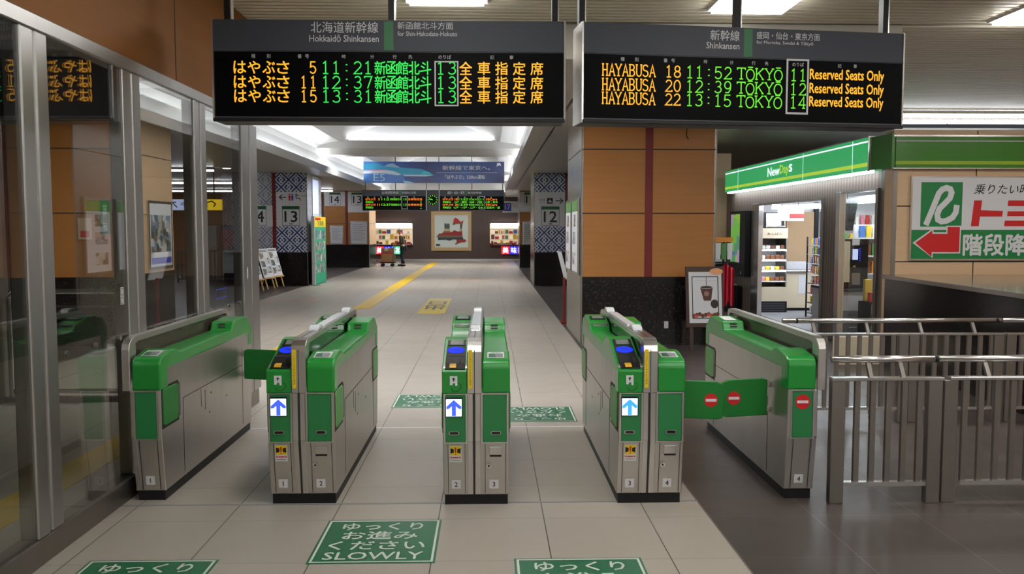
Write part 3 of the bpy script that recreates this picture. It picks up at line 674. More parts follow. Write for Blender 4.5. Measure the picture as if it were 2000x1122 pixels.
gate('double', .960, 4.92, 'double ticket gate numbered 3 and 4 with one flap closed', '3', '4', 0)
gate('R', 1.885, 4.98, 'narrow ticket gate numbered 4 with no entry sign beside the railings', '4', None, 0)
# ================================================================ FLOOR SHEETS
def floor_sheet(xc, yc, d, label):
    r = thing('floor_sheet', label, 'floor sheet', (xc, yc, 0), PI if d else 0, 'green floor sheets asking walkers to go slowly')
    MB().box(-.318, .318, -.31, .31, 0, .002).build('sheet', 'mat_green', r)
    F = face('u', (0, 0, .002))
    MB().fframe(F, -.306, -.298, .306, .298, .012, .0012).text(F, [('ゆっくり', 0, .205, .105, .44, 'c', .012), ('お進み', 0, .07, .115, .40, 'c', .012), ('ください', 0, -.075, .115, .50, 'c', .012), ('SLOWLY', 0, -.215, .095, .50, 'c', .006)], .0013).build('sheet_lettering', 'mat_white', r)
floor_sheet(-.588, 4.39, 0, 'green SLOWLY floor sheet seen whole in front of gates 2')
floor_sheet(-1.665, 3.84, 0, 'green floor sheet at the bottom edge in front of gates 1')
floor_sheet(.44, 3.81, 0, 'green floor sheet at the bottom edge in front of gates 3')
floor_sheet(-.588, 8.03, 1, 'upside-down green floor sheet behind the passage between gates 1-2 and 2-3')
floor_sheet(.44, 7.43, 1, 'upside-down green floor sheet behind the passage between gates 2-3 and 3-4')
r = thing('exit_floor_mat', 'worn yellow exit mat on the beige floor beyond the gates', 'floor mat', (-1.14, 18.2, 0), PI)
MB().box(-.27, .27, -1.8, 1.8, 0, .003).build('mat', 'yellow_pale', r)
MB().text(face('u', (0, 0, .003)), [('出', 0, .55, .95, .38, 'c', .01), ('口', 0, -.55, .75, .36, 'c', .01)]).build('mat_lettering', 'dgrey', r)
for k, (px, py, s) in enumerate(((-4.6, 19.0, 1), (-.6, 27.0, -1))):
    F = face('u', (px, py, .0))
    o_ = MB().fstroke(F, [(-.75*s, -.6), (-.35*s, .2), (.15*s, .5), (.7*s, .6)], .10, .002).fstroke(F, [(.35*s, .95), (.75*s, .6), (.3*s, .25)], .08, .002).build('floor_arrow', mat('faded orange paint', (214, 160, 132), .6))
    tag(o_, 'faint orange arrow on the floor %s' % ('near the left easels' if k == 0 else 'towards the right patterned pillar'), 'floor marking')
# ================================================================ NEAR DEPARTURE BOARDS
BW, BH, BD = 2.36, .672, .26
def digits(items):
    """adds the foot of each figure 1"""
    return items
def departure_board(loc, rz, label, head, rows, plat, poles, seven):
    r = thing('departure_board', label, 'departure board', loc, rz, 'departure boards over the gates')
    h = BH/2; w = BW/2; r.location = Vector((0, 0, 1.65))+(Vector(loc)-Vector((0, 0, 1.65)))*1.012; r.scale = (1.012,)*3
    MB().box(-w, w, .0, BD, -h, h).build('housing', 'dgrey', r, .006)
    MB().box(-w+.004, w-.004, -.006, .0, .128, h-.004).build('header_panel', 'boardgrey', r)
    MB().box(-w+.01, w-.01, -.005, .0, -h+.03, .122).build('led_screen', 'ledblack', r)
    MB().box(-w, w, -.03, .0, -h-.008, -h+.016).build('bottom_lip', 'black', r, .003, 1)
    for x in (-w-.006, w-.006): MB().box(x, x+.012, -.012, BD, -h, h).build('end_cap', 'steel_d' if x > 0 else 'steel_l', r)
    F = face('f', (0, -.006, 0)); G = face('f', (0, -.0055, 0))
    for it, nm in zip(head['text'], ('line_name', 'line_name_romanised', 'direction_name', 'direction_romanised')): MB().text(F, [it]).build(nm, 'signtext', r)
    MB().frect(F, *head['mark']).build('line_mark', 'boardgreen', r)
    MB().text(G, [(t, x, .092, .026, None, 'c', .006) for t, x in head['cols']]).build('column_lettering', 'signtext', r)
    fx0, fx1, fy0, fy1 = head['box']; MB().fframe(G, fx0, fy0, fx1, fy1, head['bw']).build('platform_frame', 'signtext', r)
    for i, row in enumerate(rows):
        y = (.018, -.079, -.172)[i]
        for nm, m_, items in row:
            mb = MB()
            for (t, x, hh, ww, an) in items:
                if len(t) == 1 and t in GL: led_glyph(mb, G, t, x, y, hh*.94, ww)
                else: mb.text(G, [(t, x, y, hh, ww, an, .012)])
            mb.build(nm, m_ if m_ != 'g' else head['green'], r)
    for k, (px, m_) in enumerate(poles):
        MB().box(px-.02, px+.02, .1, .16, h, h+.492).build('hanger_pole', 'black', r)
        MB().box(px+.02, px+.028, .1, .16, h, h+.492).build('pole_edge', 'steel_l', r)
    return r
S1 = 2.36/673.
def u1(x): return (x-759.5)*S1
def chars(s, xs, h, w): return [(c, x, h, w, 'c') for c, x in zip(s, xs)]
rows1 = []
for num, tm in (('5', '11:21'), ('11', '12:37'), ('15', '13:31')):
    nx = [u1(613)] if len(num) == 1 else [u1(595), u1(613)]
    rows1.append([('train_name', 'amber', [(c, u1(x), .082, .082, 'c') for c, x in zip('はやぶさ', (474, 501, 529, 556))]), ('train_number', 'amber', chars(num, nx, .08, .046)), ('seat_remark', 'amber', [(c, u1(x), .086, .084, 'c') for c, x in zip('全車指定席', (905, 940, 974, 1008, 1042))]),
                  ('departure_time', 'g', chars(tm, [u1(x) for x in (637, 657, 677, 698, 718)], .084, .058)), ('destination', 'g', [(c, u1(x), .088, .074, 'c') for c, x in zip('新函館北斗', (741, 763, 784, 806, 828))]), ('platform', 'g', chars('13', [u1(857), u1(879)], .084, .058))])
departure_board((-.665, 5.80, 2.712), 0, 'departure board on the left, in Japanese, for the Hokkaido direction',
  dict(text=[('北海道新幹線', u1(738), .285, .075, u1(738)-u1(610), 'r', .003), ('Hokkaidō Shinkansen', u1(739), .212, .046, u1(739)-u1(607), 'r', .004), ('新函館北斗方面', u1(775), .298, .048, u1(881)-u1(775), 'l', .002), ('for Shin-Hakodate-Hokuto', u1(775), .245, .03, u1(889)-u1(775), 'l', .002)],
       mark=(u1(749), .135, u1(767), .325), cols=[('種', u1(500)), ('別', u1(529)), ('番', u1(588)), ('号', u1(602)), ('時', u1(672)), ('分', u1(726)), ('行', u1(769)), ('先', u1(799)), ('のりば', u1(865)), ('記', u1(956)), ('事', u1(993))],
       box=(u1(845), u1(891), -.235, .066), bw=.009, green='ledgreen'), rows1, None, [(-1.11, 1), (.0, 1), (1.12, 1)], True)
def u2(x):
    t = (x-1137)/641.; z0, z1 = 5.8, 6.17
    return BW*((t/z1)/((1-t)/z0+t/z1)-.5)
rows2 = []
for num, tm, pl in (('18', '11:52', '11'), ('20', '12:39', '12'), ('22', '13:15', '14')):
    rows2.append([('train_name', 'amber', chars('HAYABUSA', [u2(x) for x in (1182, 1196, 1209, 1223, 1236, 1250, 1263, 1277)], .082, u2(1248)-u2(1234.5))), ('train_number', 'amber', chars(num, [u2(1310), u2(1327)], .08, .052)), ('seat_remark', 'amber', [('Reserved Seats Only', u2(1592), .094, u2(1740)-u2(1592), 'l', )]),
                  ('departure_time', 'g', chars(tm, [u2(x) for x in (1352, 1371, 1390, 1409, 1428)], .084, .058)), ('destination', 'g', [(c, u2(x), .096 if c == 'Ō' else .08, .066, 'c') for c, x in zip('TŌKYŌ', (1455, 1473, 1491, 1511, 1529))]), ('platform', 'g', chars(pl, [u2(1560), u2(1578)], .084, .054))])
ra = math.radians(7.1)
departure_board((.635+BW/2*math.cos(ra), 5.80+BW/2*math.sin(ra), 2.712), ra, 'departure board on the right, slightly turned, listing trains to Tokyo',
  dict(text=[('新幹線', u2(1450), .275, .072, u2(1450)-u2(1392), 'r', .003), ('Shinkansen', u2(1450), .205, .044, u2(1450)-u2(1384), 'r', .004), ('盛岡・仙台・東京方面', u2(1484), .285, .05, u2(1610)-u2(1484), 'l', .002), ('for Morioka, Sendai & Tōkyō', u2(1484), .235, .03, u2(1597)-u2(1484), 'l', .002)],
       mark=(u2(1459), .135, u2(1476), .325), cols=[('種', u2(1217)), ('別', u2(1245)), ('番', u2(1303)), ('号', u2(1318)), ('時', u2(1383)), ('分', u2(1435)), ('行', u2(1479)), ('先', u2(1505)), ('のりば', u2(1568)), ('記', u2(1651)), ('事', u2(1682))],
       box=(u2(1545), u2(1590), -.255, .13), bw=.013, green='lime'), rows2, None, [(-1.16, 1), (-.03, 1), (1.10, 1)], True)
# ================================================================ RAILINGS (right)
def railing(name, label, x0, x1, y, posts, bars, rail_x0, rail_x1, joints, casters=(), group=None):
    r = thing(name, label, 'railing', ((x0+x1)/2, y, 0), 0, group); o = r.location
    for x in posts: MB(o).box(x-.042, x+.042, y-.025, y+.025, 0, .745).build('post', 'steel_d', r, .003, 1)
    MB(o).box(x0-.042, x1+.042, y-.027, y+.027, .745, .765).build('top_rail', 'steel_l', r, .003, 1)
    MB(o).box(x0+.04, x1-.04, y-.02, y+.02, .105, .13).build('bottom_rail', 'steel_l', r)
    for x in bars: MB(o).box(x-.016, x+.016, y-.012, y+.012, .13, .745).build('bar', 'steel_d', r)
    MB(o).cyl((rail_x0, y+.05, .865), (rail_x1, y+.05, .865), .021, 18).build('handrail', 'steel_l', r, 0, 2, True)
    for x in joints: MB(o).cyl((x-.008, y+.05, .865), (x+.008, y+.05, .865), .0222, 18).build('rail_joint', 'black', r)
    n = max(2, int((x1-x0)/.5)+1)
    for k in range(n):
        x = x0+.2+(x1-x0-.4)*k/(n-1); MB(o).prism([(y-.012, .765), (y+.012, .765), (y+.06, .85), (y+.04, .85)], 0, x-.012, x+.012).build('rail_bracket', 'steel_d', r)
    for x in casters:
        for dx in (-.13, .13):
            MB(o).box(x+dx-.02, x+dx+.02, y-.03, y+.03, .06, .106).build('caster_fork', 'steel_d', r)
            MB(o).cyl((x+dx-.014, y, .034), (x+dx+.014, y, .034), .034, 16).build('caster', 'black', r)
    return r
railing('railing', 'short front steel railing beside the narrow gate numbered 4, nearest the camera', 2.08, 2.675, 4.94, (2.08, 2.665), (2.2, 2.295, 2.39, 2.485, 2.58), 2.06, 2.712, (2.70,), (), 'steel railings')
railing('railing', 'long front steel railing running out of the picture on the right', 2.80, 4.2, 4.95, (2.765, 4.18), [2.86+.098*k for k in range(13)], 2.72, 4.24, (), (), 'steel railings')
railing('railing', 'rear steel railing behind the narrow gate numbered 4, on casters, before the black stair wall', 2.56, 4.34, 7.05, (2.56, 3.52, 3.61, 4.34), [2.66+.0975*k for k in range(9)]+[3.70+.098*k for k in range(7)], 2.50, 4.39, (2.62, 4.36), (3.40,), 'steel railings')
railing('railing', 'rear steel railing at the right edge of the picture', 4.45, 5.6, 7.05, (4.45, 5.6), [4.55+.098*k for k in range(11)], 4.41, 5.65, (), (), 'steel railings')
tag(MB().box(4.22, 4.80, 10.05, 10.2, 0, .34).build('low_board', 'cream', None, .004), 'low cream board standing on the floor behind the rear railing', 'board')
# ================================================================ STAIR WALL AND SHOP SHELL
w = struct(MB().prism([(4.93, 10.38), (4.74, 7.3), (9.6, 7.3), (9.6, 10.38)], 2, 0, 1.03).build('wall_parapet', 'dado'), 'black granite stair wall below the rental sign')
MB().prism([(4.89, 10.39), (4.70, 7.26), (9.65, 7.26), (9.65, 10.39)], 2, 1.03, 1.08).build('parapet_slab', 'granite_gloss', w, .006)
w = struct(MB().box(5.0, 10.2, 10.4, 10.6, 0, 2.86).build('wall_front', 'beigewall'), 'beige timber wall of the shop facing the gates')
s = MB()
for x in (7.98,): s.box(x-.006, x+.006, 10.397, 10.401, 1.08, 2.4)
for z in (1.93, 1.24): s.box(5.0, 10.2, 10.397, 10.401, z-.007, z+.007)
for x in (6.05,): s.box(x-.006, x+.006, 10.397, 10.401, 1.08, 1.24); s.box(x-.006, x+.006, 10.397, 10.401, 2.3, 2.86)
s.build('seam', 'seam', w); MB().box(5.002, 5.06, 10.392, 10.62, 0, 2.38).build('corner_strip', 'steel_d', w)
slab('wall_shop', 5.08, 5.16, 16.15, 18, 0, 2.42, 'valance', 'grey brown shop wall left of the door')
slab('wall_shop', 5.08, 5.16, 12.16, 12.76, 0, 2.42, 'valance', 'grey brown wall between the shop door and the shop window')
slab('wall_shop', 5.08, 5.16, 10.6, 10.9, 0, 2.42, 'valance', 'grey brown strip at the corner of the shop')
slab('wall_shop', 5.08, 5.16, 12.76, 16.15, 2.12, 2.42, 'valance', 'grey brown slatted panel above the shop door')
slab('wall_shop', 5.08, 5.16, 10.9, 12.16, 2.17, 2.42, 'valance', 'grey brown slatted panel above the shop window')
slab('wall_shop', 5.16, 10.2, 17.5, 17.6, 0, 2.42, 'paper', 'white back wall of the shop')
slab('wall_shop', 10.0, 10.2, 10.6, 17.5, 0, 2.42, 'paper', 'white end wall of the shop')
slab('ceiling', 5.08, 10.2, 10.6, 17.6, 2.42, 2.46, 'paper', 'white ceiling of the shop')
slab('floor', 5.16, 10.0, 10.6, 17.5, 0, .004, 'grey', 'grey floor of the shop')
slab('wall_passage', 4.45, 5.16, 18.0, 18.1, 0, 3.25, 'beigewall', 'beige timber wall left of the shop')
d = sroot('door_1', 'open glass door frame of the shop', 'door', (5.12, 15.9, 0)); o = d.location
MB(o).box(5.05, 5.14, 15.75, 16.15, 0, 2.12).build('door_post', 'steel_l', d, .006); MB(o).box(5.05, 5.14, 12.7, 12.78, 0, 2.12).build('door_post', 'steel_d', d, .004); MB(o).box(5.05, 5.1, 12.78, 15.75, 2.08, 2.12).build('door_rail', 'steel_l', d)
d = sroot('window_1', 'tall shop window beside the corner', 'window', (5.12, 11.5, 0)); o = d.location
for y0, y1 in ((10.88, 10.95), (12.06, 12.2)): MB(o).box(5.04, 5.13, y0, y1, 0, 2.18).build('window_frame', 'steel_d' if y0 < 11 else 'steel_l', d, .004)
MB(o).box(5.05, 5.13, 10.95, 12.06, 2.15, 2.18).build('window_frame', 'steel_l', d); MB(o).box(5.10, 5.106, 10.95, 12.06, .05, 2.15).build('window_pane', 'glass_shop', d)
# fascia
r = thing('shop_fascia', 'lit green shop fascia with the shop name above the door', 'shop sign', (4.98, 14, 2.4)); o = r.location
MB(o).box(4.9, 5.1, 10.86, 17.5, 2.4, 2.83).build('fascia_box', 'fascia_e', r)
F = face('l', (4.9, 0, 0))
MB(o).frect(F, -17.5, 2.455, -10.86, 2.505).build('fascia_band', 'lime_e', r); MB(o).frect(F, -17.5, 2.765, -10.86, 2.785).build('fascia_line', 'white_e', r)
MB(o).box(4.89, 5.1, 10.86, 17.5, 2.826, 2.84).build('fascia_edge', 'steel_l', r); b = MB(o)
for y in (11.35, 13.15, 16.6): b.frect(F, -y-.006, 2.41, -y+.006, 2.82)
b.build('fascia_seam', 'disp_white', r)
for t, y0, y1, m_ in (('New', 14.82, 14.22, 'white_e'), ('Day', 14.2, 13.78, 'lime_e'), ('s', 13.76, 13.62, 'white_e')): MB(o).text(F, [(t, -y0, 2.635 if t != 'Day' else 2.62, .15 if t == 'New' else (.19 if t == 'Day' else .12), y0-y1, 'l', .015)], .004).build('fascia_lettering', m_, r)
MB(o).box(4.92, 5.02, 10.95, 17.4, 2.375, 2.4).build('fascia_tube', 'fascia_tube_e', r)
r = thing('shop_fascia', 'unlit green fascia above the rental sign', 'shop sign', (7.5, 10.35, 2.4)); o = r.location
MB(o).box(5.0, 10.2, 10.34, 10.396, 2.4, 2.78).build('fascia_box', 'fascia', r); MB(o).prism([(4.9, 10.84), (4.955, 10.345), (4.999, 10.345), (4.999, 10.389), (4.97, 10.388), (4.97, 10.84)], 2, 2.4, 2.82).build('fascia_corner', 'fascia', r)
F = face('f', (0, 10.34, 0)); MB(o).frect(F, 5.0, 2.44, 10.2, 2.482).build('fascia_band', 'lime_band', r); MB(o).frect(F, 5.0, 2.72, 10.2, 2.733).build('fascia_line', 'signtext', r)
MB(o).box(4.97, 10.2, 10.33, 10.388, 2.385, 2.4).box(4.97, 10.2, 10.33, 10.388, 2.78, 2.80).build('fascia_edge', 'steel_l', r); MB(o).box(4.995, 5.0, 10.335, 10.35, 2.4, 2.8).build('fascia_seam', 'black', r)
MB(o).cyl((4.893, 10.844, 2.39), (4.893, 10.844, 2.84), .013, 10).build('fascia_corner_strip', 'chrome', r)
# rental sign
r = thing('rental_sign', 'white and green rental sign with red arrow on the beige wall', 'sign', (6.5, 10.39, 1.77)); o = r.location
MB(o).box(5.22, 7.7, 10.365, 10.4, 1.255, 2.30).build('sign_frame', 'steel_l', r); F = face('f', (0, 10.365, 0))
MB(o).frect(F, 5.24, 1.275, 7.68, 2.28).build('sign_face', 'paper', r)
MB(o).frect(F, 5.24, 1.275, 7.68, 1.635, .002).frect(F, 5.345, 1.675, 5.865, 2.225, .002).build('sign_green', mat('sign green', (12, 122, 62), .45), r)
def sg(p): return [(5.345+(x-1118)/207*.52, 2.225-(y-367)/225*.55) for x, y in p]
MB(o).fstroke(F, sg([(1146, 584), (1178, 500), (1206, 424), (1222, 404), (1243, 396), (1262, 402), (1270, 420), (1262, 448), (1238, 474), (1212, 500), (1202, 530), (1206, 556), (1224, 566), (1250, 562), (1278, 546), (1294, 520), (1298, 482)]), .072, .004).build('sign_logo', 'paper', r)
ap = [(5.29, 1.475), (5.50, 1.63), (5.50, 1.585), (5.69, 1.585), (5.69, 1.672), (5.845, 1.672), (5.845, 1.36), (5.50, 1.36), (5.50, 1.30)]
bo = [(5.26, 1.475), (5.485, 1.645), (5.485, 1.66), (5.485, 1.601), (5.675, 1.601), (5.675, 1.686), (5.86, 1.686), (5.86, 1.345), (5.515, 1.345), (5.515, 1.27)]
MB(o).fpoly(F, [(5.255, 1.475), (5.515, 1.66), (5.515, 1.605), (5.675, 1.605), (5.675, 1.687), (5.86, 1.687), (5.86, 1.343), (5.515, 1.343), (5.515, 1.285)], .0045).build('arrow_border', 'paper', r); MB(o).fpoly(F, ap, .006).build('sign_arrow', 'red', r)
K = F @ Matrix.Translation((6.02, 2.14, 0)) @ Matrix(((1, .25, 0, 0), (0, 1, 0, 0), (0, 0, 1, 0), (0, 0, 0, 1)))
MB(o).text(K, [('乗りたい時に', 0, 0, .125, .83, 'l', .006)], .003).build('sign_caption', 'ink', r)
K = F @ Matrix.Translation((5.985, 0, 0)) @ Matrix(((1, .1, 0, 0), (0, 1, 0, 0), (0, 0, 1, 0), (0, 0, 0, 1)))
t = MB(o)
for q in ([(.0-.17, 1.68), (.1-.17, 1.68), (.1-.17, 2.0), (.0-.17, 2.0)], [(-.07, 1.80), (.21, 1.80), (.21, 1.87), (-.07, 1.88)],
          [(.25, 1.68), (.66, 1.68), (.66, 1.75), (.25, 1.75)], [(.27, 1.805), (.58, 1.805), (.58, 1.865), (.27, 1.865)], [(.26, 1.93), (.66, 1.93), (.66, 2.0), (.26, 2.0)], [(.57, 1.75), (.66, 1.75), (.66, 1.93), (.57, 1.93)]): t.fpoly(K, q, .003)
t.text(K, [('タ', .95, 1.84, .32, .4, 'c', .05)], .003); t.build('sign_name', 'red', r)
t = MB(o)
for i, (dx, dy) in enumerate(((0, 0), (.014, 0), (.007, .009), (.007, -.009))): t.text(F, [('階段降りて', 5.89+dx, 1.45+dy, .26, 1.3, 'l', .0)], .004+.0008*i)
t.build('sign_directions', 'paper', r)
# ================================================================ INSIDE THE SHOP
r = thing('bakery_case', 'open bakery case with lit shelves just inside the shop door', 'display case', (5.6, 16.75, 0)); o = r.location
x0, x1, y0, y1 = 5.33, 5.86, 16.42, 17.1
MB(o).box(x0, x1, y0, y1, 0, .22).build('case_base', 'black', r); MB(o).box(x0, x1, y0+.02, y1, .22, .50).build('front_panel', 'cream', r)
MB(o).box(x0, x1, y1-.04, y1, .5, 1.46).build('case_back', 'paper', r)
for x in (x0, x1-.02): MB(o).box(x, x+.02, y0+.06, y1, .5, 1.46).build('side_frame', 'steel_d', r)
MB(o).box(x0, x1, y0+.02, y1, 1.46, 1.66).build('case_header', 'cream', r); MB(o).text(face('f', (0, y0+.02, 0)), [('あんぱん', 5.6, 1.55, .05, .3, 'c', .01)]).build('header_lettering', 'redband', r)
for z in (.62, .84, 1.05, 1.25): MB(o).box(x0+.02, x1-.02, y0+.04, y1-.04, z-.02, z).build('shelf', 'white', r); MB(o).box(x0+.02, x1-.02, y0+.035, y0+.05, z-.035, z-.02).build('shelf_light', 'shop_e', r) if z > .7 else None
g = MB(o)
for k in range(4): g.box(x0+.04, x1-.04, y0-.002, y0, .03+k*.045, .05+k*.045)
g.build('grille', 'dgrey', r)
protos = {}
def proto(kind, i, name, shape, m):
    key = (kind, i)
    if key not in protos:
        mb = MB(); shape(mb); me_o = mb.build(name, m, None, .004, 1); protos[key] = me_o; return me_o, True
    c = protos[key].copy(); COL.objects.link(c); return c, False
tints = [('red', (196, 52, 46)), ('orange', (222, 140, 50)), ('yellow', (226, 196, 70)), ('green', (84, 140, 70)), ('blue', (70, 110, 176)), ('white', (226, 222, 214)), ('pink', (214, 130, 150)), ('brown', (112, 70, 46))]
for n_, c_ in tints: M['p_'+n_] = mat(n_+' packet', c_, .4)
def packet_shape(w, d, h):
    return lambda mb: mb.prism([(-w/2, .0), (-w/2+.006, h*.2), (-w/2-.002, h*.5), (-w/2+.006, h*.85), (-w/2, h), (w/2, h), (w/2-.006, h*.85), (w/2+.002, h*.5), (w/2-.006, h*.2), (w/2, 0)], 1, -d/2, d/2)
def stock(kind, name, label, cat, group, pts, w, d, h, rz=0, cols=None):
    for k, p in enumerate(pts):
        i = random.choice(cols or range(8)); c, new = proto(kind, i, name, packet_shape(w, d, h), 'p_'+tints[i][0])
        c.name = name; c.location = Vector(p)+Vector((0, 0, .003)); c.rotation_euler = (0, 0, rz); c.scale = (1, 1, random.uniform(.8, 1.05)); tag(c, label, cat, group)
B_LAB = 'small packed loaf on a shelf of the bakery case'
for z in (.62, .84, 1.05, 1.25): stock('bun', 'wrapped_bread', B_LAB, 'bread', 'wrapped bread in the bakery case', [(x0+.07+.095*k, y0+.14, z) for k in range(5)], .085, .12, .075, 0, (7, 5, 6, 2, 7, 5))
r = thing('microwave_oven', 'silver and black microwave oven on top of the bakery case', 'microwave', (5.58, 16.75, 1.66)); o = r.location
MB(o).box(5.36, 5.83, 16.5, 17.05, 1.66, 1.97).build('body', 'black', r, .008); MB(o).box(5.44, 5.82, 16.485, 16.5, 1.68, 1.95).build('front_plate', 'steel_l', r); MB(o).box(5.49, 5.72, 16.478, 16.486, 1.71, 1.86).build('door_window', 'disp_white', r); MB(o).box(5.74, 5.80, 16.478, 16.486, 1.71, 1.86).build('control_panel', 'black', r); MB(o).box(5.45, 5.8, 16.475, 16.485, 1.685, 1.70).build('door_handle', 'steel_d', r)
tag(MB().box(6.18, 6.75, 17.42, 17.498, .96, 2.0).build('brick_panel', mat('tan brick panel', (176, 146, 112), .7)), 'tan panel on the back wall behind the counter', 'panel')
slab('trim_3', 6.76, 6.84, 17.40, 17.5, 0, 2.2, 'black', 'black strip on the shop back wall')
r = thing('shop_counter', 'cream checkout counter with steel top inside the shop door', 'counter', (6.2, 16.9, 0)); o = r.location
MB(o).box(5.93, 6.60, 16.75, 17.3, .06, .78).build('body', 'cream', r, .01); MB(o).box(5.90, 6.63, 16.70, 17.33, .78, .82).build('counter_top', 'steel_l', r, .006); MB(o).box(5.96, 6.58, 16.79, 17.28, 0, .06).build('plinth', 'black', r); MB(o).box(6.2, 6.36, 16.744, 16.75, .35, .72).build('price_sheet', 'paper', r)
tag(MB().box(5.95, 6.5, 17.0, 17.25, .82, .98).build('counter_box', 'paper', None, .004), 'white box standing on the checkout counter', 'box')
r = thing('product_rack', 'tall wire product rack facing the shop door', 'rack', (6.1, 15.1, 0)); o = r.location
gx0, gx1, gy0, gy1 = 5.93, 6.25, 14.85, 15.6
for x in (gx0, gx1):
    for y in (gy0, gy1): MB(o).box(x-.012, x+.012, y-.012, y+.012, 0, 1.5).build('upright', 'black', r)
zs = [.08, .27, .45, .63, .82, 1.0, 1.17, 1.33]
for z in zs: MB(o).box(gx0, gx1, gy0, gy1, z, z+.015).build('shelf', 'white' if z > .9 else 'steel_d', r)
stock('snack', 'snack_packet', 'small bright snack packet on the tall wire rack in the shop door', 'snack', 'snack packets on the wire rack', [(gx0+.05+.073*k, gy0+.05, z+.015) for z in zs for k in range(4)]+[(gx0+.03, gy0+.14+.1*k, z+.015) for z in zs for k in range(5)], .066, .05, .135)
r = thing('side_counter', 'grey counter with drawers behind the shop window', 'counter', (5.6, 12.9, 0)); o = r.location
MB(o).box(5.27, 5.74, 12.6, 13.6, .0, .70).build('body', 'paper', r); MB(o).box(5.25, 5.78, 12.56, 13.62, .70, .74).build('counter_top', 'dgrey', r, .004)
for z in (.05, .24): f = MB(o).box(5.30, 5.72, 12.59, 12.6, z, z+.17).build('drawer', 'grey', r); MB(o).box(5.44, 5.56, 12.58, 12.592, z+.10, z+.115).build('drawer_handle', 'steel_l', f)
r = thing('coffee_machine', 'tall black coffee machine on the grey counter in the shop window', 'coffee machine', (5.56, 12.95, .74)); o = r.location
MB(o).box(5.36, 5.75, 12.65, 13.2, .74, 1.5).build('body', 'black', r, .015); MB(o).box(5.37, 5.46, 12.64, 12.65, .84, 1.46).build('menu_panel', 'cream', r); MB(o).box(5.49, 5.62, 12.63, 12.65, .80, .98).build('cup_bay', 'steel_d', r); MB(o).box(5.50, 5.58, 12.635, 12.65, 1.18, 1.34).build('display', 'bluewhite_e', r); MB(o).box(5.49, 5.6, 12.635, 12.65, 1.40, 1.49).build('notice', 'paper', r)
b = MB(o)
for k in range(6): b.frect(face('f', (0, 12.638, 0)), 5.60, 1.16+k*.035, 5.62, 1.18+k*.035)
b.build('button', 'blue_e', r); MB(o).fdisc(face('f', (5.53, 12.64, 1.08)), 0, 0, .022, .016).build('badge', 'easelwood', r)
r = thing('dark_shelf_unit', 'dark low shelf unit at the corner of the shop window', 'shelf', (5.8, 12.2, 0)); o = r.location
MB(o).box(5.50, 5.52, 12.0, 12.4, 0, .58).box(6.1, 6.12, 12.0, 12.4, 0, .58).build('side', 'black', r); MB(o).box(5.5, 6.12, 12.0, 12.4, .56, .58).build('shelf', 'black', r); MB(o).box(5.52, 6.1, 12.0, 12.4, .25, .27).build('shelf', 'black', r)
for (x, y, z, w_, h_, c_, lab) in ((5.62, 12.15, .58, .16, .14, 'p_red', 'red and white snack box at the front of the dark shelf unit'), (5.70, 12.25, .58, .06, .22, 'p_white', 'white snack box behind the red one on the dark shelf unit'), (5.6, 12.33, .58, .1, .32, 'p_yellow', 'yellow snack box at the back of the dark shelf unit'), (5.8, 12.25, .58, .13, .36, 'p_blue', 'tall blue snack box on the dark shelf unit'), (5.66, 12.2, .273, .14, .12, 'p_brown', 'brown carton on the lower board of the dark shelf unit')):
    tag(MB().box(x-w_/2, x+w_/2, y-.04, y+.04, z+.002, z+h_).build('snack_box', c_, None, .004), lab, 'box')
r = thing('hanging_display', 'black coffee display hanging from the shop ceiling', 'display', (5.62, 13.5, 2.1)); o = r.location
MB(o).prism([(5.62, 1.62), (5.78, 1.62), (5.86, 2.1), (5.56, 2.1)], 1, 13.3, 13.5).build('display_cup', 'black', r, .01); MB(o).box(5.55, 5.87, 13.29, 13.51, 2.05, 2.12).build('cup_lid', 'grey', r); MB(o).box(5.40, 5.60, 13.25, 13.28, 1.72, 2.05).build('display_poster', 'p_red', r); MB(o).frect(face('f', (0, 13.25, 0)), 5.42, 1.86, 5.58, 2.03).build('poster_picture', 'p_brown', r)
for x in (5.5, 5.72): MB(o).cyl((x, 13.4, 2.1), (x, 13.4, 2.42), .006, 6).build('hanger', 'black', r)
r = thing('hanging_card', 'white hanging price card with red strip above the shop door', 'sign', (5.45, 15.2, 1.9)); o = r.location
MB(o).box(5.22, 5.70, 15.2, 15.21, 1.79, 2.02).build('card', 'paper', r); MB(o).frect(face('f', (0, 15.2, 0)), 5.44, 1.84, 5.70, 1.92).build('card_strip', 'p_red', r); MB(o).cyl((5.3, 15.205, 2.02), (5.3, 15.205, 2.42), .004, 6).cyl((5.6, 15.205, 2.02), (5.6, 15.205, 2.42), .004, 6).build('hanger', 'black', r)
r = thing('wall_shelf', 'tall white shelf of goods against the shop back wall', 'shelf', (7.9, 17.25, 0)); o = r.location
MB(o).box(6.9, 9.2, 17.42, 17.49, 0, 2.0).build('back', 'white', r)
for z in (.3, .65, 1.0, 1.35, 1.7): MB(o).box(6.9, 9.2, 17.1, 17.42, z-.02, z).build('shelf', 'white', r)
stock('bottle', 'drink_bottle', 'small coloured bottle on the white shelf at the back of the shop', 'bottle', 'bottles on the back shelf of the shop', [(7.0+.11*k, 17.2, z) for z in (1.0, 1.35, 1.7) for k in range(16)], .07, .07, .22)
r = thing('magazine_shelf', 'open shelf of packets behind the coffee machine', 'shelf', (6.5, 14.2, 0)); o = r.location
MB(o).box(6.2, 7.2, 14.2, 14.25, 0, 1.72).build('back', 'white', r)
for z in (.3, .6, .9, 1.2, 1.5): MB(o).box(6.2, 7.2, 13.95, 14.2, z-.02, z).build('shelf', 'white', r)
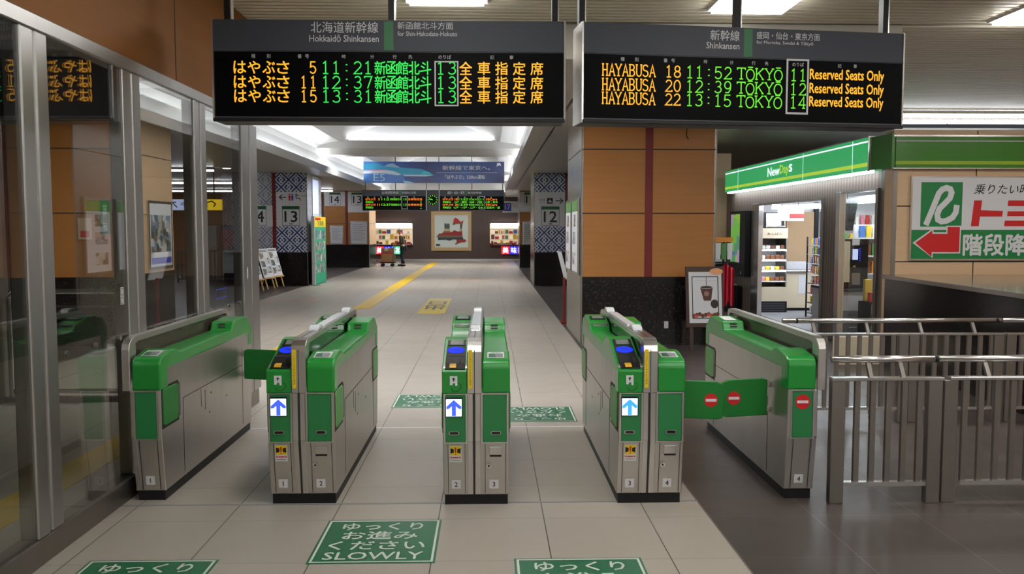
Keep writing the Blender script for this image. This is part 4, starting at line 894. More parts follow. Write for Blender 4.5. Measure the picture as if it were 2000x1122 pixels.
stock('box', 'snack_carton', 'small coloured carton on the shelf behind the coffee machine', 'carton', 'cartons behind the coffee machine', [(6.26+.105*k, 14.05, z) for z in (.9, 1.2, 1.5) for k in range(9)], .09, .08, .2)
def shop_or_fill_tube(a, b, label):
    r = thing('shop_light', label, 'light', a); d = Vector(b)-Vector(a)
    MB().cyl((0, 0, 0), d, .03, 12).build('tube', 'shop_e', r); MB().cyl(Vector((0, 0, .05)), d+Vector((0, 0, .05)), .03, 8).build('housing', 'white', r)
    for t in (.1, .9): MB().cyl(d*t+Vector((0, 0, .05)), (d.x*t, d.y*t, 2.42-a[2]), .006, 6).build('hanger', 'black', r)
shop_or_fill_tube((5.45, 16.2, 2.05), (6.55, 15.9, 2.07), 'bright tube light seen through the top of the shop door')
shop_or_fill_tube((6.05, 14.9, 2.1), (6.0, 12.4, 2.1), 'bright tube light seen through the top of the shop window')
shop_or_fill_tube((6.6, 15.8, 2.12), (6.45, 13.2, 2.12), 'second bright tube light deeper behind the shop window')
for k_, (xx, yy) in enumerate(((5.75, 11.5), (5.7, 13.2), (5.7, 15.0), (7.2, 12.2), (7.2, 14.8), (7.2, 16.4))):  # lamps added to brighten the inside of the shop
    r = thing('shop_fill_light', 'flat added fill light on the shop ceiling', 'light', (xx, yy, 2.42), 0, 'added fill lights inside the shop'); MB().box(-.3, .3, -.12, .12, -.03, 0).build('housing', 'white', r); MB().box(-.28, .28, -.1, .1, -.036, -.03).build('diffuser', 'shop_e', r)
shop_or_fill_tube((8.0, 16.2, 2.2), (8.0, 12.2, 2.2), 'added fill tube deep inside the shop over the end wall side')  # out of view, added for more light in the shop
# outside the shop, left of the door
r = thing('digital_sign', 'tall black digital sign with green and purple picture left of the shop door', 'screen', (5.02, 16.8, .7)); o = r.location
MB(o).box(4.96, 5.08, 16.27, 17.3, .72, 2.0).build('case', 'black', r, .006); F = face('l', (4.96, 0, 0)); MB(o).frect(F, -17.24, .98, -16.62, 1.94).build('screen', 'posterpurple', r); MB(o).fdisc(F, -16.5, .79, .03).build('emblem', 'steel_l', r)
r = thing('litter_bin', 'black litter bin with steel rim under the digital sign', 'bin', (4.75, 16.9, 0)); o = r.location
MB(o).box(4.55, 4.95, 16.7, 17.2, 0, .52).build('body', 'black', r, .01); MB(o).box(4.54, 4.96, 16.69, 17.21, .52, .545).build('rim', 'steel_l', r); MB(o).box(4.62, 4.88, 16.695, 16.70, .38, .44).build('slot', 'paper', r)
r = thing('flyer_rack', 'white tiered flyer rack beside the digital sign', 'rack', (4.72, 17.6, 0)); o = r.location
for z in (.35, .66, .92): MB(o).box(4.52, 4.95, 17.4, 17.7, z, z+.03).build('tray', 'white', r, .004); MB(o).box(4.56, 4.91, 17.42, 17.68, z+.03, z+.09).build('flyers', 'paper', r)
MB(o).box(4.52, 4.95, 17.7, 17.73, 0, 1.1).build('back', 'dgrey', r)
r = thing('goods_stand', 'display stand with orange header and hanging red cloth behind the coffee board', 'display stand', (4.05, 14.5, 0)); o = r.location
MB(o).cyl((4.05, 14.5, 0), (4.05, 14.5, 1.5), .02, 10).build('pole', 'black', r); MB(o).cyl((4.05, 14.5, 0), (4.05, 14.5, .03), .2, 20).build('base', 'black', r); MB(o).box(3.9, 4.2, 14.46, 14.54, 1.42, 1.5).build('header', 'p_orange', r); MB(o).box(3.88, 4.22, 14.47, 14.53, 1.05, 1.08).build('crossbar', 'black', r)
for k, c_ in enumerate(('p_white', 'p_green', 'p_white')): MB(o).prism([(3.9+.1*k, 1.12), (3.98+.1*k, 1.12), (3.985+.1*k, 1.40), (3.895+.1*k, 1.40)], 1, 14.44, 14.46).build('hanging_packet', c_, r, .004)
cl = MB(o); N_ = 14
for k in range(N_-1):
    x, xx = 3.98+.26*k/N_, 3.98+.26*(k+1)/N_; q = lambda t: 14.44+.02*math.sin(t*1.7)
    cl.prism([(x, q(k)), (xx, q(k+1)), (xx, q(k+1)+.012), (x, q(k)+.012)], 2, .35+.05*math.sin(k), 1.05-.012*abs(k-5))
cl.build('cloth', mat('red cloth', (190, 24, 50), .7), r)
# coffee board
r = thing('poster_stand', 'dark wooden stand with coffee cup poster in front of the orange pillar', 'poster stand', (2.965, 11.42, 0), math.radians(4))
T = Matrix.Rotation(math.radians(-7), 4, 'X'); F = T @ face('f', (0, -.03, 0)); bb = MB()
bb.fbox(F, -.265, .30, .265, 1.135, -.03, 0); bb.build('board', 'stand_wood', r, .006)
for x in (-.2, .2): MB().fbox(F, x-.025, .0, x+.025, .32, -.03, 0).build('leg', 'stand_wood', r); MB().cyl((x*.9, .12, .9), (x, .34, .01), .018, 8).build('leg', 'stand_wood', r)
MB().fbox(F, -.225, .36, .235, 1.06, 0, .006).build('poster', 'paper', r)
MB().fframe(F, -.185, .42, .19, 1.0, .012, .0075).build('poster_border', 'ink', r)
p_ = MB().fpoly(F, [(-.02, .665), (.085, .665), (.11, .85), (-.07, .85)], .0078).fstroke(F, [(.02, .86), (.02, 1.0)], .008, .0078); p_.build('poster_cup', mat('coffee brown', (78, 46, 38), .5), r)
MB().fdisc(F, .02, .85, .092, .022, .0082).fstroke(F, [(-.13, .945), (.16, .945)], .006, .0082).build('cup_rim', mat('cup rim', (200, 190, 182), .5), r); MB().fdisc(F, .02, .85, .08, .016, .0086).fdisc(F, .13, .62, .055, .06, .0082).build('cup_coffee', mat('dark coffee', (40, 24, 20), .4), r)
MB().fdisc(F, .02, .76, .036, None, .0085).build('cup_badge', mat('cup badge', (150, 110, 92), .5), r)
g_ = MB()
for k in range(9): g_.fdisc(F, -.165+.042*k, .46+.01*(k % 3), .026, .03, .0082, 10)
g_.build('poster_beans', mat('bean brown', (110, 60, 44), .6), r); MB().fdisc(F, -.13, .455, .03, .02, .0088).fdisc(F, .06, .47, .035, .022, .0088).build('poster_cherries', mat('cherry red', (200, 76, 50), .5), r)
MB().fdisc(F, .165, 1.065, .095, .045, .010).build('poster_label', mat('copper label', (196, 140, 96), .3, .4), r)
tag(MB().box(2.48, 2.54, 11.845, 11.855, .24, .34).build('wall_socket', 'paper', None, .004), 'small white wall socket on the black pillar base', 'socket')
r = thing('junction_box', 'small white box with cable high on the orange pillar', 'junction box', (2.82, 11.86, 3.08)); o = r.location
MB(o).box(2.76, 2.92, 11.82, 11.86, 3.05, 3.09).build('body', 'paper', r); MB(o).tube([(2.77, 11.85, 3.05), (2.76, 11.85, 2.95), (2.79, 11.85, 2.90)], .006, 6).build('cable', 'black', r)
for k, y0 in enumerate((12.06, 13.1)):
    r = thing('poster_case', 'tall framed poster case on the silver side of the orange pillar, %s one' % ('nearer' if k == 0 else 'farther'), 'poster case', (1.28, y0+.4, 1.5), 0, 'poster cases on the silver pillar side'); o = r.location
    MB(o).box(1.265, 1.292, y0, y0+.84, .98, 2.1).build('frame', 'steel_l', r); F = face('l', (1.265, 0, 0)); MB(o).frect(F, -y0-.80, 1.02, -y0-.04, 2.06).build('poster', 'paper', r); MB(o).frect(F, -y0-.80, 1.9, -y0-.04, 2.06, .002).build('poster_heading', 'p_green', r)
    b = MB(o)
    for z in (1.12, 1.42, 1.68): b.frect(F, -y0-.7, z, -y0-.3, z+.18, .002)
    b.build('poster_picture', 'photos', r)
r = thing('info_stand', 'slanted white information panel on a thin brown stand behind the orange pillar', 'information stand', (1.30, 14.7, 0), 0); o = r.location
MB(o).box(1.25, 1.37, 14.55, 14.85, 0, .03).build('base', 'redband', r); MB(o).box(1.29, 1.33, 14.68, 14.72, .03, .8).build('pole', 'redband', r)
MB(o).prism([(1.33, .78), (1.36, .78), (1.24, 1.25), (1.21, 1.25)], 1, 14.42, 15.0).build('panel', 'paper', r)
# ================================================================ FAR CONCOURSE
def num_sign(x0, x1, z0, z1, y, n, sq, label, extra=None, parent=None):
    r = thing('platform_sign', label, 'sign', ((x0+x1)/2, y, (z0+z1)/2), 0, 'platform number signs'); o = r.location
    MB(o).box(x0, x1, y-.012, y, z0, z1).build('panel', 'paper', r); F = face('f', (0, y-.012, 0)); a, b, c, d = sq
    MB(o).frect(F, a, d-.09, c, d).fframe(F, a, b, c, d, .012).build('number_header', 'boardgreen', r)
    MB(o).text(F, [(n, (a+c)/2, (b+d)/2-.02, (d-b)*.56, (c-a)*.72, 'c', .012), ('番線', (a+c)/2, b+.05, .045, None, 'c', .01)], .003).build('number', 'ink', r)
    if extra: extra(F, o, r)
    return r
def wc(F, o, r):
    x, z = -6.05, 2.55
    MB(o).fstroke(F, [(x+.24, z), (x+.05, z)], .025, .003).fstroke(F, [(x+.14, z+.08), (x+.05, z), (x+.14, z-.08)], .025, .003).fstroke(F, [(x+.62, z+.05), (x+.52, z+.05), (x+.53, z-.03), (x+.62, z-.03), (x+.66, z-.09)], .02, .003).fdisc(F, x+.53, z+.085, .022, None, .003, 10).text(F, [('お手洗', x+.76, z+.04, .06, .16, 'c', 0)], .003).build('pictogram', 'ink', r)
    for q, c_ in ((.34, 'red'), (.42, 'blue')): MB(o).fdisc(F, x+q, z+.075, .025, None, .003, 10).fpoly(F, [(x+q-.035, z+.04), (x+q-.02, z-.1), (x+q+.02, z-.1), (x+q+.035, z+.04)], .003).build('person_pictogram', c_, r)
def lounge(F, o, r):
    x, z = 1.4, 2.45
    MB(o).fstroke(F, [(x+.52, z), (x+.72, z)], .025, .003).fstroke(F, [(x+.64, z+.08), (x+.73, z), (x+.64, z-.08)], .025, .003).frect(F, x+.27, z-.08, x+.44, z+.08, .003).text(F, [('待合室', x+.13, z+.03, .07, .18, 'c', 0), ('Waiting Room', x+.13, z-.05, .03, .18, 'c', 0)], .003).build('pictogram', 'ink', r)
    MB(o).fpoly(F, [(x+.29, z-.04), (x+.355, z+.04), (x+.42, z-.04)], .005).build('pictogram_figure', 'paper', r)
num_sign(-6.095, -5.24, 1.71, 2.70, 24.5, '13', (-5.93, 1.74, -5.43, 2.295), 'white platform 13 sign on the left patterned pillar', wc)
num_sign(-7.08, -6.205, 1.71, 2.31, 24.5, '14', (-6.88, 1.74, -6.38, 2.295), 'white platform 14 sign cut by the glass partition post on the left patterned pillar')
num_sign(1.32, 2.19, 1.71, 2.70, 24.4, '12', (1.51, 1.74, 2.03, 2.29), 'white platform 12 sign on the right patterned pillar', lounge)
num_sign(-6.93, -6.07, 2.6, 3.2, 36, '14', (-6.72, 2.63, -6.25, 3.17), 'white platform 14 sign on the orange pillar far left')
num_sign(-5.95, -5.09, 2.34, 3.2, 36, '13', (-5.80, 2.63, -5.3, 3.17), 'white platform 13 sign on the orange pillar far left')
num_sign(1.31, 2.18, 2.35, 3.2, 35.8, '12', (1.5, 2.63, 2.0, 3.17), 'white platform 12 sign on the orange pillar far right')
for x0, x1, z0, z1, y, lab in ((-6.73, -6.16, .98, 1.78, 36, 'smaller white framed notice on the far left orange pillar'), (-5.87, -5.14, .98, 1.97, 36, 'larger white framed notice on the far left orange pillar'), (1.42, 2.12, .98, 1.95, 35.8, 'white framed notice on the far right orange pillar')):
    r = thing('notice', lab, 'notice', ((x0+x1)/2, y, (z0+z1)/2)); o = r.location
    MB(o).box(x0, x1, y-.02, y, z0, z1).build('frame', 'steel_l', r); F = face('f', (0, y-.02, 0)); MB(o).frect(F, x0+.04, z0+.04, x1-.04, z1-.04).build('sheet', 'paper', r); b = MB(o); n = int((z1-z0)/.09)
    for k in range(1, n-1): b.frect(F, x0+.1, z1-.08-k*.08, x1-.1-.1*(k % 2), z1-.065-k*.08, .003)
    b.build('print', 'grey', r)
# posters on the left orange pillar (behind the glass)
r = thing('travel_poster', 'framed travel poster on the side of the orange pillar behind the glass', 'poster', (-5.19, 13.5, 1.55)); o = r.location
MB(o).box(-5.2, -5.17, 13.03, 13.98, 1.02, 2.08).build('frame', 'steel_l', r); F = face('r', (-5.17, 0, 0)); MB(o).frect(F, 13.07, 1.06, 13.94, 2.04).build('poster', 'bluewhite_e' if False else 'paper', r); MB(o).frect(F, 13.1, 1.28, 13.9, 1.86, .002).build('poster_picture', 'photos', r); MB(o).frect(F, 13.1, 1.1, 13.9, 1.2, .002).build('poster_band', 'blue', r)
r = thing('notice_strip', 'tall green notice with white writing on the orange pillar behind the glass', 'notice', (-5.33, 11.94, 1.8)); o = r.location
MB(o).box(-5.40, -5.26, 11.925, 11.945, 1.58, 2.05).build('panel', 'mat_green', r); MB(o).text(face('f', (-5.33, 11.925, 1.8)) @ Matrix.Rotation(-PI/2, 4, 'Z'), [('新幹線のりば案内', 0, 0, .06, .36, 'c', .01)]).build('lettering', 'paper', r)
r = thing('notice', 'small white and red notice on the orange pillar behind the glass', 'notice', (-5.62, 11.94, 1.6)); o = r.location
MB(o).box(-5.71, -5.53, 11.93, 11.945, 1.5, 1.8).build('sheet', 'beigewall', r); MB(o).frect(face('f', (0, 11.93, 0)), -5.68, 1.53, -5.56, 1.62).build('red_mark', 'p_red', r)
# information boards left
r = thing('notice_board', 'green freestanding board of photographs with yellow heading beside the left patterned pillar', 'notice board', (-5.06, 25.4, 0)); o = r.location
MB(o).box(-5.11, -5.04, 24.6, 26.3, .02, 2.0).build('panel', mat('board green', (40, 158, 120), .5), r); MB(o).box(-5.12, -5.03, 24.56, 24.6, 0, 2.0).build('edge', 'paper', r); MB(o).box(-5.2, -4.9, 24.56, 24.66, 0, .02).box(-5.2, -4.9, 26.2, 26.3, 0, .02).build('foot', 'paper', r)
F = face('r', (-5.04, 0, 0)); MB(o).frect(F, 24.6, 1.70, 26.3, 2.0).build('heading', 'yellow', r); MB(o).frect(F, 24.75, 1.9, 25.5, 1.97, .002).build('heading_red', 'red', r); MB(o).text(F, [('写真展', 25.5, 1.81, .14, .9, 'c', .02)], .003).build('heading_text', 'mat_green', r)
for z in (.35, .68, 1.01, 1.34):
    for y in (24.75, 25.27, 25.79): MB(o).frect(F, y, z, y+.4, z+.26, .002).build('photograph', 'photos', r)
r = thing('poster', 'pale poster high on the right side of the left patterned pillar', 'poster', (-5.21, 25.7, 2.6)); o = r.location
MB(o).box(-5.216, -5.2, 25.2, 26.1, 2.02, 3.2).build('panel', 'paper', r); MB(o).frect(face('r', (-5.2, 0, 0)), 25.25, 2.1, 26.05, 3.1).build('print', 'bluewhite_e', r)
for k, (x, y) in enumerate(((-5.97, 21.85), (-5.9, 22.7), (-5.86, 23.55))):
    r = thing('photo_easel', ('wooden easel with photo board nearest the glass partition post', 'middle wooden easel with photo board before the left patterned pillar', 'wooden easel with photo board closest to the left patterned pillar')[k], 'easel', (x, y, 0), math.radians(74), 'photo easels before the patterned pillar')
    T = Matrix.Rotation(math.radians(-16), 4, 'X'); F = T @ face('f', (0, -.12, 0))
    for q in (-.17, .17): MB().fbox(F, q-.02, .02, q+.02, 1.0, -.03, -.01).build('leg', 'easelwood', r)
    MB().cyl((0, .26, .95), (0, .5, .012), .016, 8).build('leg', 'easelwood', r); MB().fbox(F, -.26, .29, .26, .33, -.012, .03).build('ledge', 'easelwood', r)
    MB().fbox(F, -.24, .33, .24, 1.12, -.008, .008).build('board', 'paper', r); b = MB()
    for (a, c) in ((-.2, .4), (.02, .45), (-.2, .62), (.02, .7), (-.19, .84)): b.frect(F, a, c, a+.19, c+.17, .01)
    b.build('photograph', 'photos', r); MB().frect(F, -.2, 1.03, .2, 1.09, .0095).build('heading', 'grey', r)
# left passage beyond the glass
r = thing('hanging_sign', 'long pale blue and yellow direction sign hanging in the left passage', 'sign', (-8.5, 24, 2.4)); o = r.location
MB(o).box(-9.56, -8.0, 23.95, 24.1, 2.17, 2.47).build('lit_panel', 'bluewhite_e', r); MB(o).box(-8.0, -7.5, 23.95, 24.1, 2.17, 2.47).build('yellow_panel', 'yellow_e', r); F = face('f', (0, 23.95, 0))
MB(o).fstroke(F, [(-8.7, 2.24), (-8.84, 2.38)], .03, .003).fstroke(F, [(-8.84, 2.28), (-8.84, 2.39), (-8.73, 2.39)], .03, .003).fstroke(F, [(-9.0, 2.33), (-9.15, 2.33)], .025, .003).fstroke(F, [(-9.08, 2.38), (-9.0, 2.33), (-9.08, 2.28)], .025, .003).fstroke(F, [(-7.88, 2.26), (-7.88, 2.38), (-7.74, 2.42), (-7.64, 2.34), (-7.7, 2.26)], .035, .003).text(F, [('在来線', -9.35, 2.35, .09, .28, 'c', .01), ('出口', -8.5, 2.35, .09, .22, 'c', .01)], .003).build('sign_lettering', 'ink', r)
for x in (-9.3, -7.7): MB(o).cyl((x, 24.02, 2.47), (x, 24.02, 3.25), .02, 8).build('hanger', 'black', r)
r = thing('railing', 'dark barred railing in the left passage seen through the glass', 'railing', (-8.5, 26, 0)); o = r.location
MB(o).box(-9.5, -7.3, 25.97, 26.03, .95, 1.0).build('top_rail', 'steel_l', r); MB(o).box(-9.5, -7.3, 25.98, 26.02, .1, .14).build('bottom_rail', 'steel_d', r)
for k in range(18): MB(o).box(-9.5+k*.125, -9.47+k*.125, 25.98, 26.02, 0 if k % 6 == 0 else .14, .95).build('bar', 'dgrey', r)
tag(MB().box(-8.08, -7.62, 25.9, 25.95, .3, 1.0).build('hung_notice', 'paper'), 'white notice panel hung on the dark railing in the left passage', 'notice')
r = thing('ticket_machine', 'pale grey machine standing behind the dark railing in the left passage', 'machine', (-9.2, 27.5, 0)); o = r.location
MB(o).box(-9.6, -8.7, 27.3, 27.9, 0, 1.75).build('body', 'signtext', r, .02); F = face('f', (0, 27.3, 0)); MB(o).frect(F, -9.4, 1.1, -8.95, 1.5).build('screen', 'photos', r); MB(o).frect(F, -9.4, .7, -8.95, .9).build('slot_panel', 'grey', r)
r = thing('vending_machine', 'dark red machine beside the pale grey one in the left passage', 'machine', (-8.3, 27.6, 0)); o = r.location
MB(o).box(-8.6, -7.9, 27.3, 27.9, 0, 1.8).build('body', mat('maroon', (96, 24, 30), .4), r, .02); MB(o).frect(face('f', (0, 27.3, 0)), -8.5, 1.0, -8.0, 1.6).build('front_picture', 'p_red', r)
r = thing('glass_railing', 'low glass railing with steel tube frame behind the partition', 'railing', (-4.0, 8.1, 0)); o = r.location
MB(o).tube([(-4.55, 8.1, .0), (-4.55, 8.1, 1.0), (-4.5, 8.1, 1.055), (-3.5, 8.1, 1.055), (-3.44, 8.1, 1.0), (-3.44, 8.1, 0)], .024, 10).build('tube_frame', 'steel_l', r); MB(o).box(-4.52, -3.47, 8.09, 8.11, .90, .92).box(-4.52, -3.47, 8.08, 8.12, .08, .12).build('rail', 'steel_l', r); MB(o).box(-4.5, -3.48, 8.095, 8.105, .12, .9).build('glass_pane', 'glass', r); MB(o).box(-4.6, -3.4, 8.06, 8.14, 0, .05).build('base', 'steel_d', r)
slab('trim_4', -4.75, -4.6, 7.9, 8.19, 0, 3.25, 'steel_d', 'grey steel post beside the glass railing')
# far end: artwork, kiosks
r = thing('framed_picture', 'large square framed picture of a striped map on the brown far wall', 'picture', (-1.9, 43, 1.53)); o = r.location
x0, x1, z0, z1 = -2.92, -.89, .53, 2.52
for q in ((x0, x1, z0, z0+.17), (x0, x1, z1-.17, z1), (x0, x0+.17, z0+.17, z1-.17), (x1-.17, x1, z0+.17, z1-.17)): MB(o).box(q[0], q[1], 42.93, 43, q[2], q[3]).build('frame_bar', 'frame_wood', r)
MB(o).box(x0+.17, x1-.17, 42.96, 43, z0+.17, z1-.17).build('mount', mat('pale mount', (196, 206, 198), .6), r)
def ap_(p): return [(x0+(x-30)/970*2.03, z1-(y-75)/970*1.99) for x, y in p]
F = face('f', (0, 42.96, 0))
for k, (nm, pts, c_) in enumerate((('north', [(560, 345), (575, 270), (610, 220), (690, 270), (720, 320), (770, 325), (805, 285), (800, 340), (700, 350), (640, 370)], (176, 44, 36)),
  ('north', [(560, 345), (640, 370), (700, 345), (800, 340), (785, 400), (725, 440), (720, 380), (640, 385), (545, 415)], (112, 84, 62)), ('east', [(725, 420), (785, 400), (770, 500), (725, 500)], (66, 84, 72)), ('east', [(715, 500), (775, 500), (775, 550), (700, 550)], (176, 150, 112)),
  ('west', [(345, 400), (360, 350), (400, 390), (440, 365), (475, 390), (475, 500), (350, 500)], (66, 80, 76)), ('west', [(345, 500), (480, 500), (490, 555), (330, 555)], (186, 160, 118)), ('west', [(330, 555), (490, 555), (500, 595), (310, 595)], (120, 104, 66)),
  ('middle', [(310, 595), (500, 590), (560, 555), (600, 535), (640, 560), (700, 570), (775, 550), (785, 680), (180, 680), (210, 620), (270, 620)], (140, 34, 34)), ('south', [(150, 690), (180, 665), (785, 665), (795, 720), (190, 720)], (104, 92, 76)), ('south', [(190, 720), (795, 715), (805, 760), (650, 770), (560, 760), (470, 795), (380, 770), (190, 780)], (40, 52, 54)),
  ('corner', [(640, 770), (840, 755), (885, 800), (840, 830), (640, 840)], (146, 44, 40)), ('corner', [(620, 840), (760, 838), (680, 870), (600, 905)], (128, 92, 50)), ('plate', [(145, 875), (240, 875), (240, 925), (145, 925)], (60, 64, 60)))):
    MB(o).fslab(F, ap_(pts), 0, .012+.0005*k).build('map_'+('label' if nm == 'plate' else 'piece'), mat('map tint', c_, .7), r)
def kiosk(name, label, x0, x1, sx0, sx1, signs):
    r = thing(name, label, 'shop', ((x0+x1)/2, 43, 0)); o = r.location
    MB(o).box(x0, x1, 42.985, 43, .82, 1.94).build('lit_opening', 'warmlit', r); F = face('f', (0, 42.985, 0))
    MB(o).box(x0, x1, 42.80, 42.985, .80, .84).build('counter', 'black', r); MB(o).box(x0, x1, 42.9, 42.985, 1.9, 1.94).build('lintel', 'steel_d', r); b = MB(o); random.seed(3)
    for z in (.86, 1.12, 1.40, 1.66):
        MB(o).box(x0+.03, x1-.03, 42.84, 42.98, z-.02, z).build('shelf', 'white', r)
    x = x0+.06
    for z, hh in ((.86, .22), (1.12, .24), (1.40, .2)):
        x = x0+.06
        while x < x1-.16:
            w_ = random.uniform(.08, .2); h_ = hh*random.uniform(.5, 1)
            if random.random() < .8:
                c = MB().box(x, x+w_, 42.86, 42.95, z+.003, z+h_).build('souvenir_box', 'p_'+random.choice(tints)[0]); tag(c, 'small boxed souvenir on the shelves of the far %s shop opening' % ('left' if x0 < -2 else 'right'), 'souvenir', 'souvenirs in the far %s shop opening' % ('left' if x0 < -2 else 'right'))
            x += w_+.03
    MB(o).box(x0+.05, x1-.05, 42.80, 42.84, 1.87, 1.90).build('shop_or_fill_tube', 'tube_e', r)  # tube added so the boxed souvenirs get light from the front
    fr = MB(o).box(x0 if x0 > -2 else x0+.8, x0+1.3 if x0 > -2 else x1, 42.78, 42.8, .80, .92).build('fringe', 'redband', r); MB(o).text(face('f', (0, 42.78, 0)), [('りんごと青森のおみやげ', x0+.65 if x0 > -2 else x0+1.35, .86, .08, .9, 'c', .01)]).build('fringe_lettering', 'paper', fr)
    for k, (m_, t) in enumerate(zip(('red_e', 'blue_e', 'green_e'), '美味店')):
        a = sx0+(sx1-sx0)*k/3; bb = (sx1-sx0)/3
        s_ = MB(o).box(a+.01, a+bb-.01, 42.84, 42.99, .36, .76).build('sign_box', m_, r); MB(o).text(face('f', (0, 42.84, 0)), [(t, a+bb/2, .56, .3, .28, 'c', .03)]).build('sign_lettering', 'white_e', s_)
kiosk('souvenir_shop', 'lit souvenir shop opening left of the framed picture', -5.74, -3.87, -5.74, -4.45, 0)
kiosk('souvenir_shop', 'lit souvenir shop opening right of the framed picture', .05, 1.6, .62, 1.9, 0)
slab('baseboard_far', -5.8, 1.6, 42.97, 43, 0, .12, 'steel_l', 'pale skirting of the far brown wall')
slab('wall_jamb', -5.98, -5.76, 40.5, 43, 0, 3.25, 'beigewall', 'pale timber jamb at the left end of the far brown wall')
# far boards, clock, banner
def far_board(x0, x1, label, t1, t2, markx, rows, fx):
    r = thing('departure_board', label, 'departure board', ((x0+x1)/2, 31, 2.7), 0, 'far departure boards'); o = r.location
    MB(o).box(x0, x1, 31, 31.3, 2.31, 3.06).build('housing', 'dgrey', r); F = face('f', (0, 30.99, 0))
    MB(o).box(x0+.02, x1-.02, 30.99, 31, 2.84, 3.05).build('header_panel', 'boardgrey', r); MB(o).box(x0+.02, x1-.02, 30.99, 31, 2.33, 2.83).build('led_screen', 'ledblack', r)
    MB(o).text(F, [(t1, markx-.06, 2.96, .1, .62, 'r', .01)]).build('line_name', 'signtext', r); MB(o).text(F, [(t2, markx+.06, 2.96, .08, .5, 'l', .01)]).build('direction_name', 'signtext', r); MB(o).frect(F, markx-.04, 2.86, markx+.04, 3.03).build('line_mark', 'boardgreen', r)
    MB(o).text(F, [(c, x0+.2+k*.24, 2.79, .05, None, 'c', .02) for k, c in enumerate('種別番時行先記事')]).build('column_lettering', 'signtext', r); MB(o).fframe(F, x0+fx, 2.36, x0+fx+.22, 2.83, .018, .002).build('platform_frame', 'signtext', r)
    for z, items in zip((2.72, 2.62, 2.52, 2.42), rows):
        for (mm, t, x, w_) in items: MB(o).text(F, [(t, x0+x, z, .078, w_, 'l', .012)], .003).build('amber_lettering' if mm == 'orangeled' else 'green_lettering', mm, r)
far_board(-4.60, -2.29, 'far departure board left of the green clock', '北海道新幹線', '新函館北斗方面', -3.22, [[('orangeled', 'はやぶさ', .12, .36), ('orangeled', '5', .58, .05), ('lime', '11:21', .7, .33), ('lime', '新函館北斗', 1.05, .36), ('lime', '13', 1.5, .1), ('orangeled', '全車指定席', 1.65, .52)], [('lime', '停車駅は', .12, .28), ('lime', '三', 2.1, .05)], [('orangeled', 'はやぶさ', .12, .36), ('orangeled', '11', .54, .09), ('lime', '12:37', .7, .33), ('lime', '新函館北斗', 1.05, .36), ('lime', '13', 1.5, .1), ('orangeled', '全車指定席', 1.65, .52)], [('lime', '停車駅は', .12, .28), ('lime', '二', 2.1, .05)]], 1.42)
far_board(-1.80, .56, 'far departure board right of the green clock', '盛岡・仙台・東京', '東北新幹線', -.83, [[('orangeled', 'はやぶさ', .12, .38), ('orangeled', '18', .56, .1), ('lime', '11:52', .7, .33), ('lime', 'TŌKYŌ', 1.06, .36), ('lime', '11', 1.5, .1), ('orangeled', '10Cars', 1.7, .4)], [('lime', '停車駅は', .12, .3), ('lime', '八戸・盛岡・仙台・大宮・上野・東京', .52, 1.6)], [('orangeled', 'はやぶさ', .12, .38), ('orangeled', '20', .56, .1), ('lime', '12:39', .7, .33), ('lime', 'TŌKYŌ', 1.06, .36), ('lime', '12', 1.5, .1), ('orangeled', '10Cars', 1.7, .4)], [('lime', '停車駅は', .12, .3), ('lime', '七戸・八戸・二戸・いわて沼宮内・盛', .5, 1.7)]], 1.44)
r = thing('station_clock', 'round clock with green marks on a grey panel between the far departure boards', 'clock', (-2.05, 31, 2.7)); o = r.location
MB(o).box(-2.28, -1.81, 31.02, 31.28, 2.31, 3.06).build('panel', 'boardgrey', r)
for x in (-2.285, -1.825): MB(o).box(x, x+.02, 31.0, 31.02, 2.31, 3.06).build('edge_strip', 'signtext', r)
F = face('f', (-2.05, 31.015, 2.7)); MB(o).fdisc(F, 0, 0, .19, None, .001, 32).build('dial', 'ledblack', r); b = MB(o)
for k in range(12): a = k*PI/6; b.fstroke(F, [(.13*math.sin(a), .13*math.cos(a)), (.18*math.sin(a), .18*math.cos(a))], .026, .003)
b.build('hour_marks', 'lime', r)
for a, l_ in ((-1.05, .08), (-1.35, .13)): MB(o).fstroke(F, [(0, 0), (l_*math.sin(a), l_*math.cos(a))], .024, .004).build('clock_hand', 'lime', r)
r = thing('train_banner', 'long blue advertising banner with a teal train above the far departure boards', 'banner', (-2, 31, 3.7)); o = r.location
bx0, bx1, bz0, bz1 = -4.54, .56, 3.31, 4.08
m = mat('banner blue', (28, 50, 120), .4); gx = nd(m, 'ShaderNodeSeparateXYZ'); ln(m, objco(m), gx.inputs[0])
ln(m, ramp(m, mth(m, 'ADD', mth(m, 'MULTIPLY', gx.outputs[0], .196), .5), [(0, (70, 130, 200)), (.14, (40, 90, 170)), (.45, (24, 40, 104)), (.72, (46, 84, 150)), (1, (22, 30, 74))]), pri(m).inputs['Base Color'])
MB(o).box(bx0, bx1, 30.95, 31.05, bz0, bz1).build('panel', m, r); F = face('f', (0, 30.95, 0))
def bp_(p): return [(bx0+(x-55)/1325*5.1, bz1-(y-75)/200*.77) for x, y in p]
def bpoly(nm, pts, c_, z): MB(o).fpoly(F, bp_(pts), z).build(nm, mat('print '+nm, c_, .4), r)
bpoly('train_body', [(56, 100), (180, 90), (250, 120), (330, 90), (400, 130), (600, 145), (680, 175), (715, 205), (640, 212), (430, 205), (56, 190)], (30, 150, 190), .002)
bpoly('train_light', [(250, 120), (290, 98), (330, 92), (380, 120), (400, 135), (330, 128)], (150, 190, 216), .003)
bpoly('train_band', [(430, 198), (640, 200), (715, 205), (640, 214), (430, 212)], (200, 220, 236), .003)
bpoly('train_glow', [(590, 195), (620, 165), (660, 170), (700, 200)], (20, 190, 200), .0035)
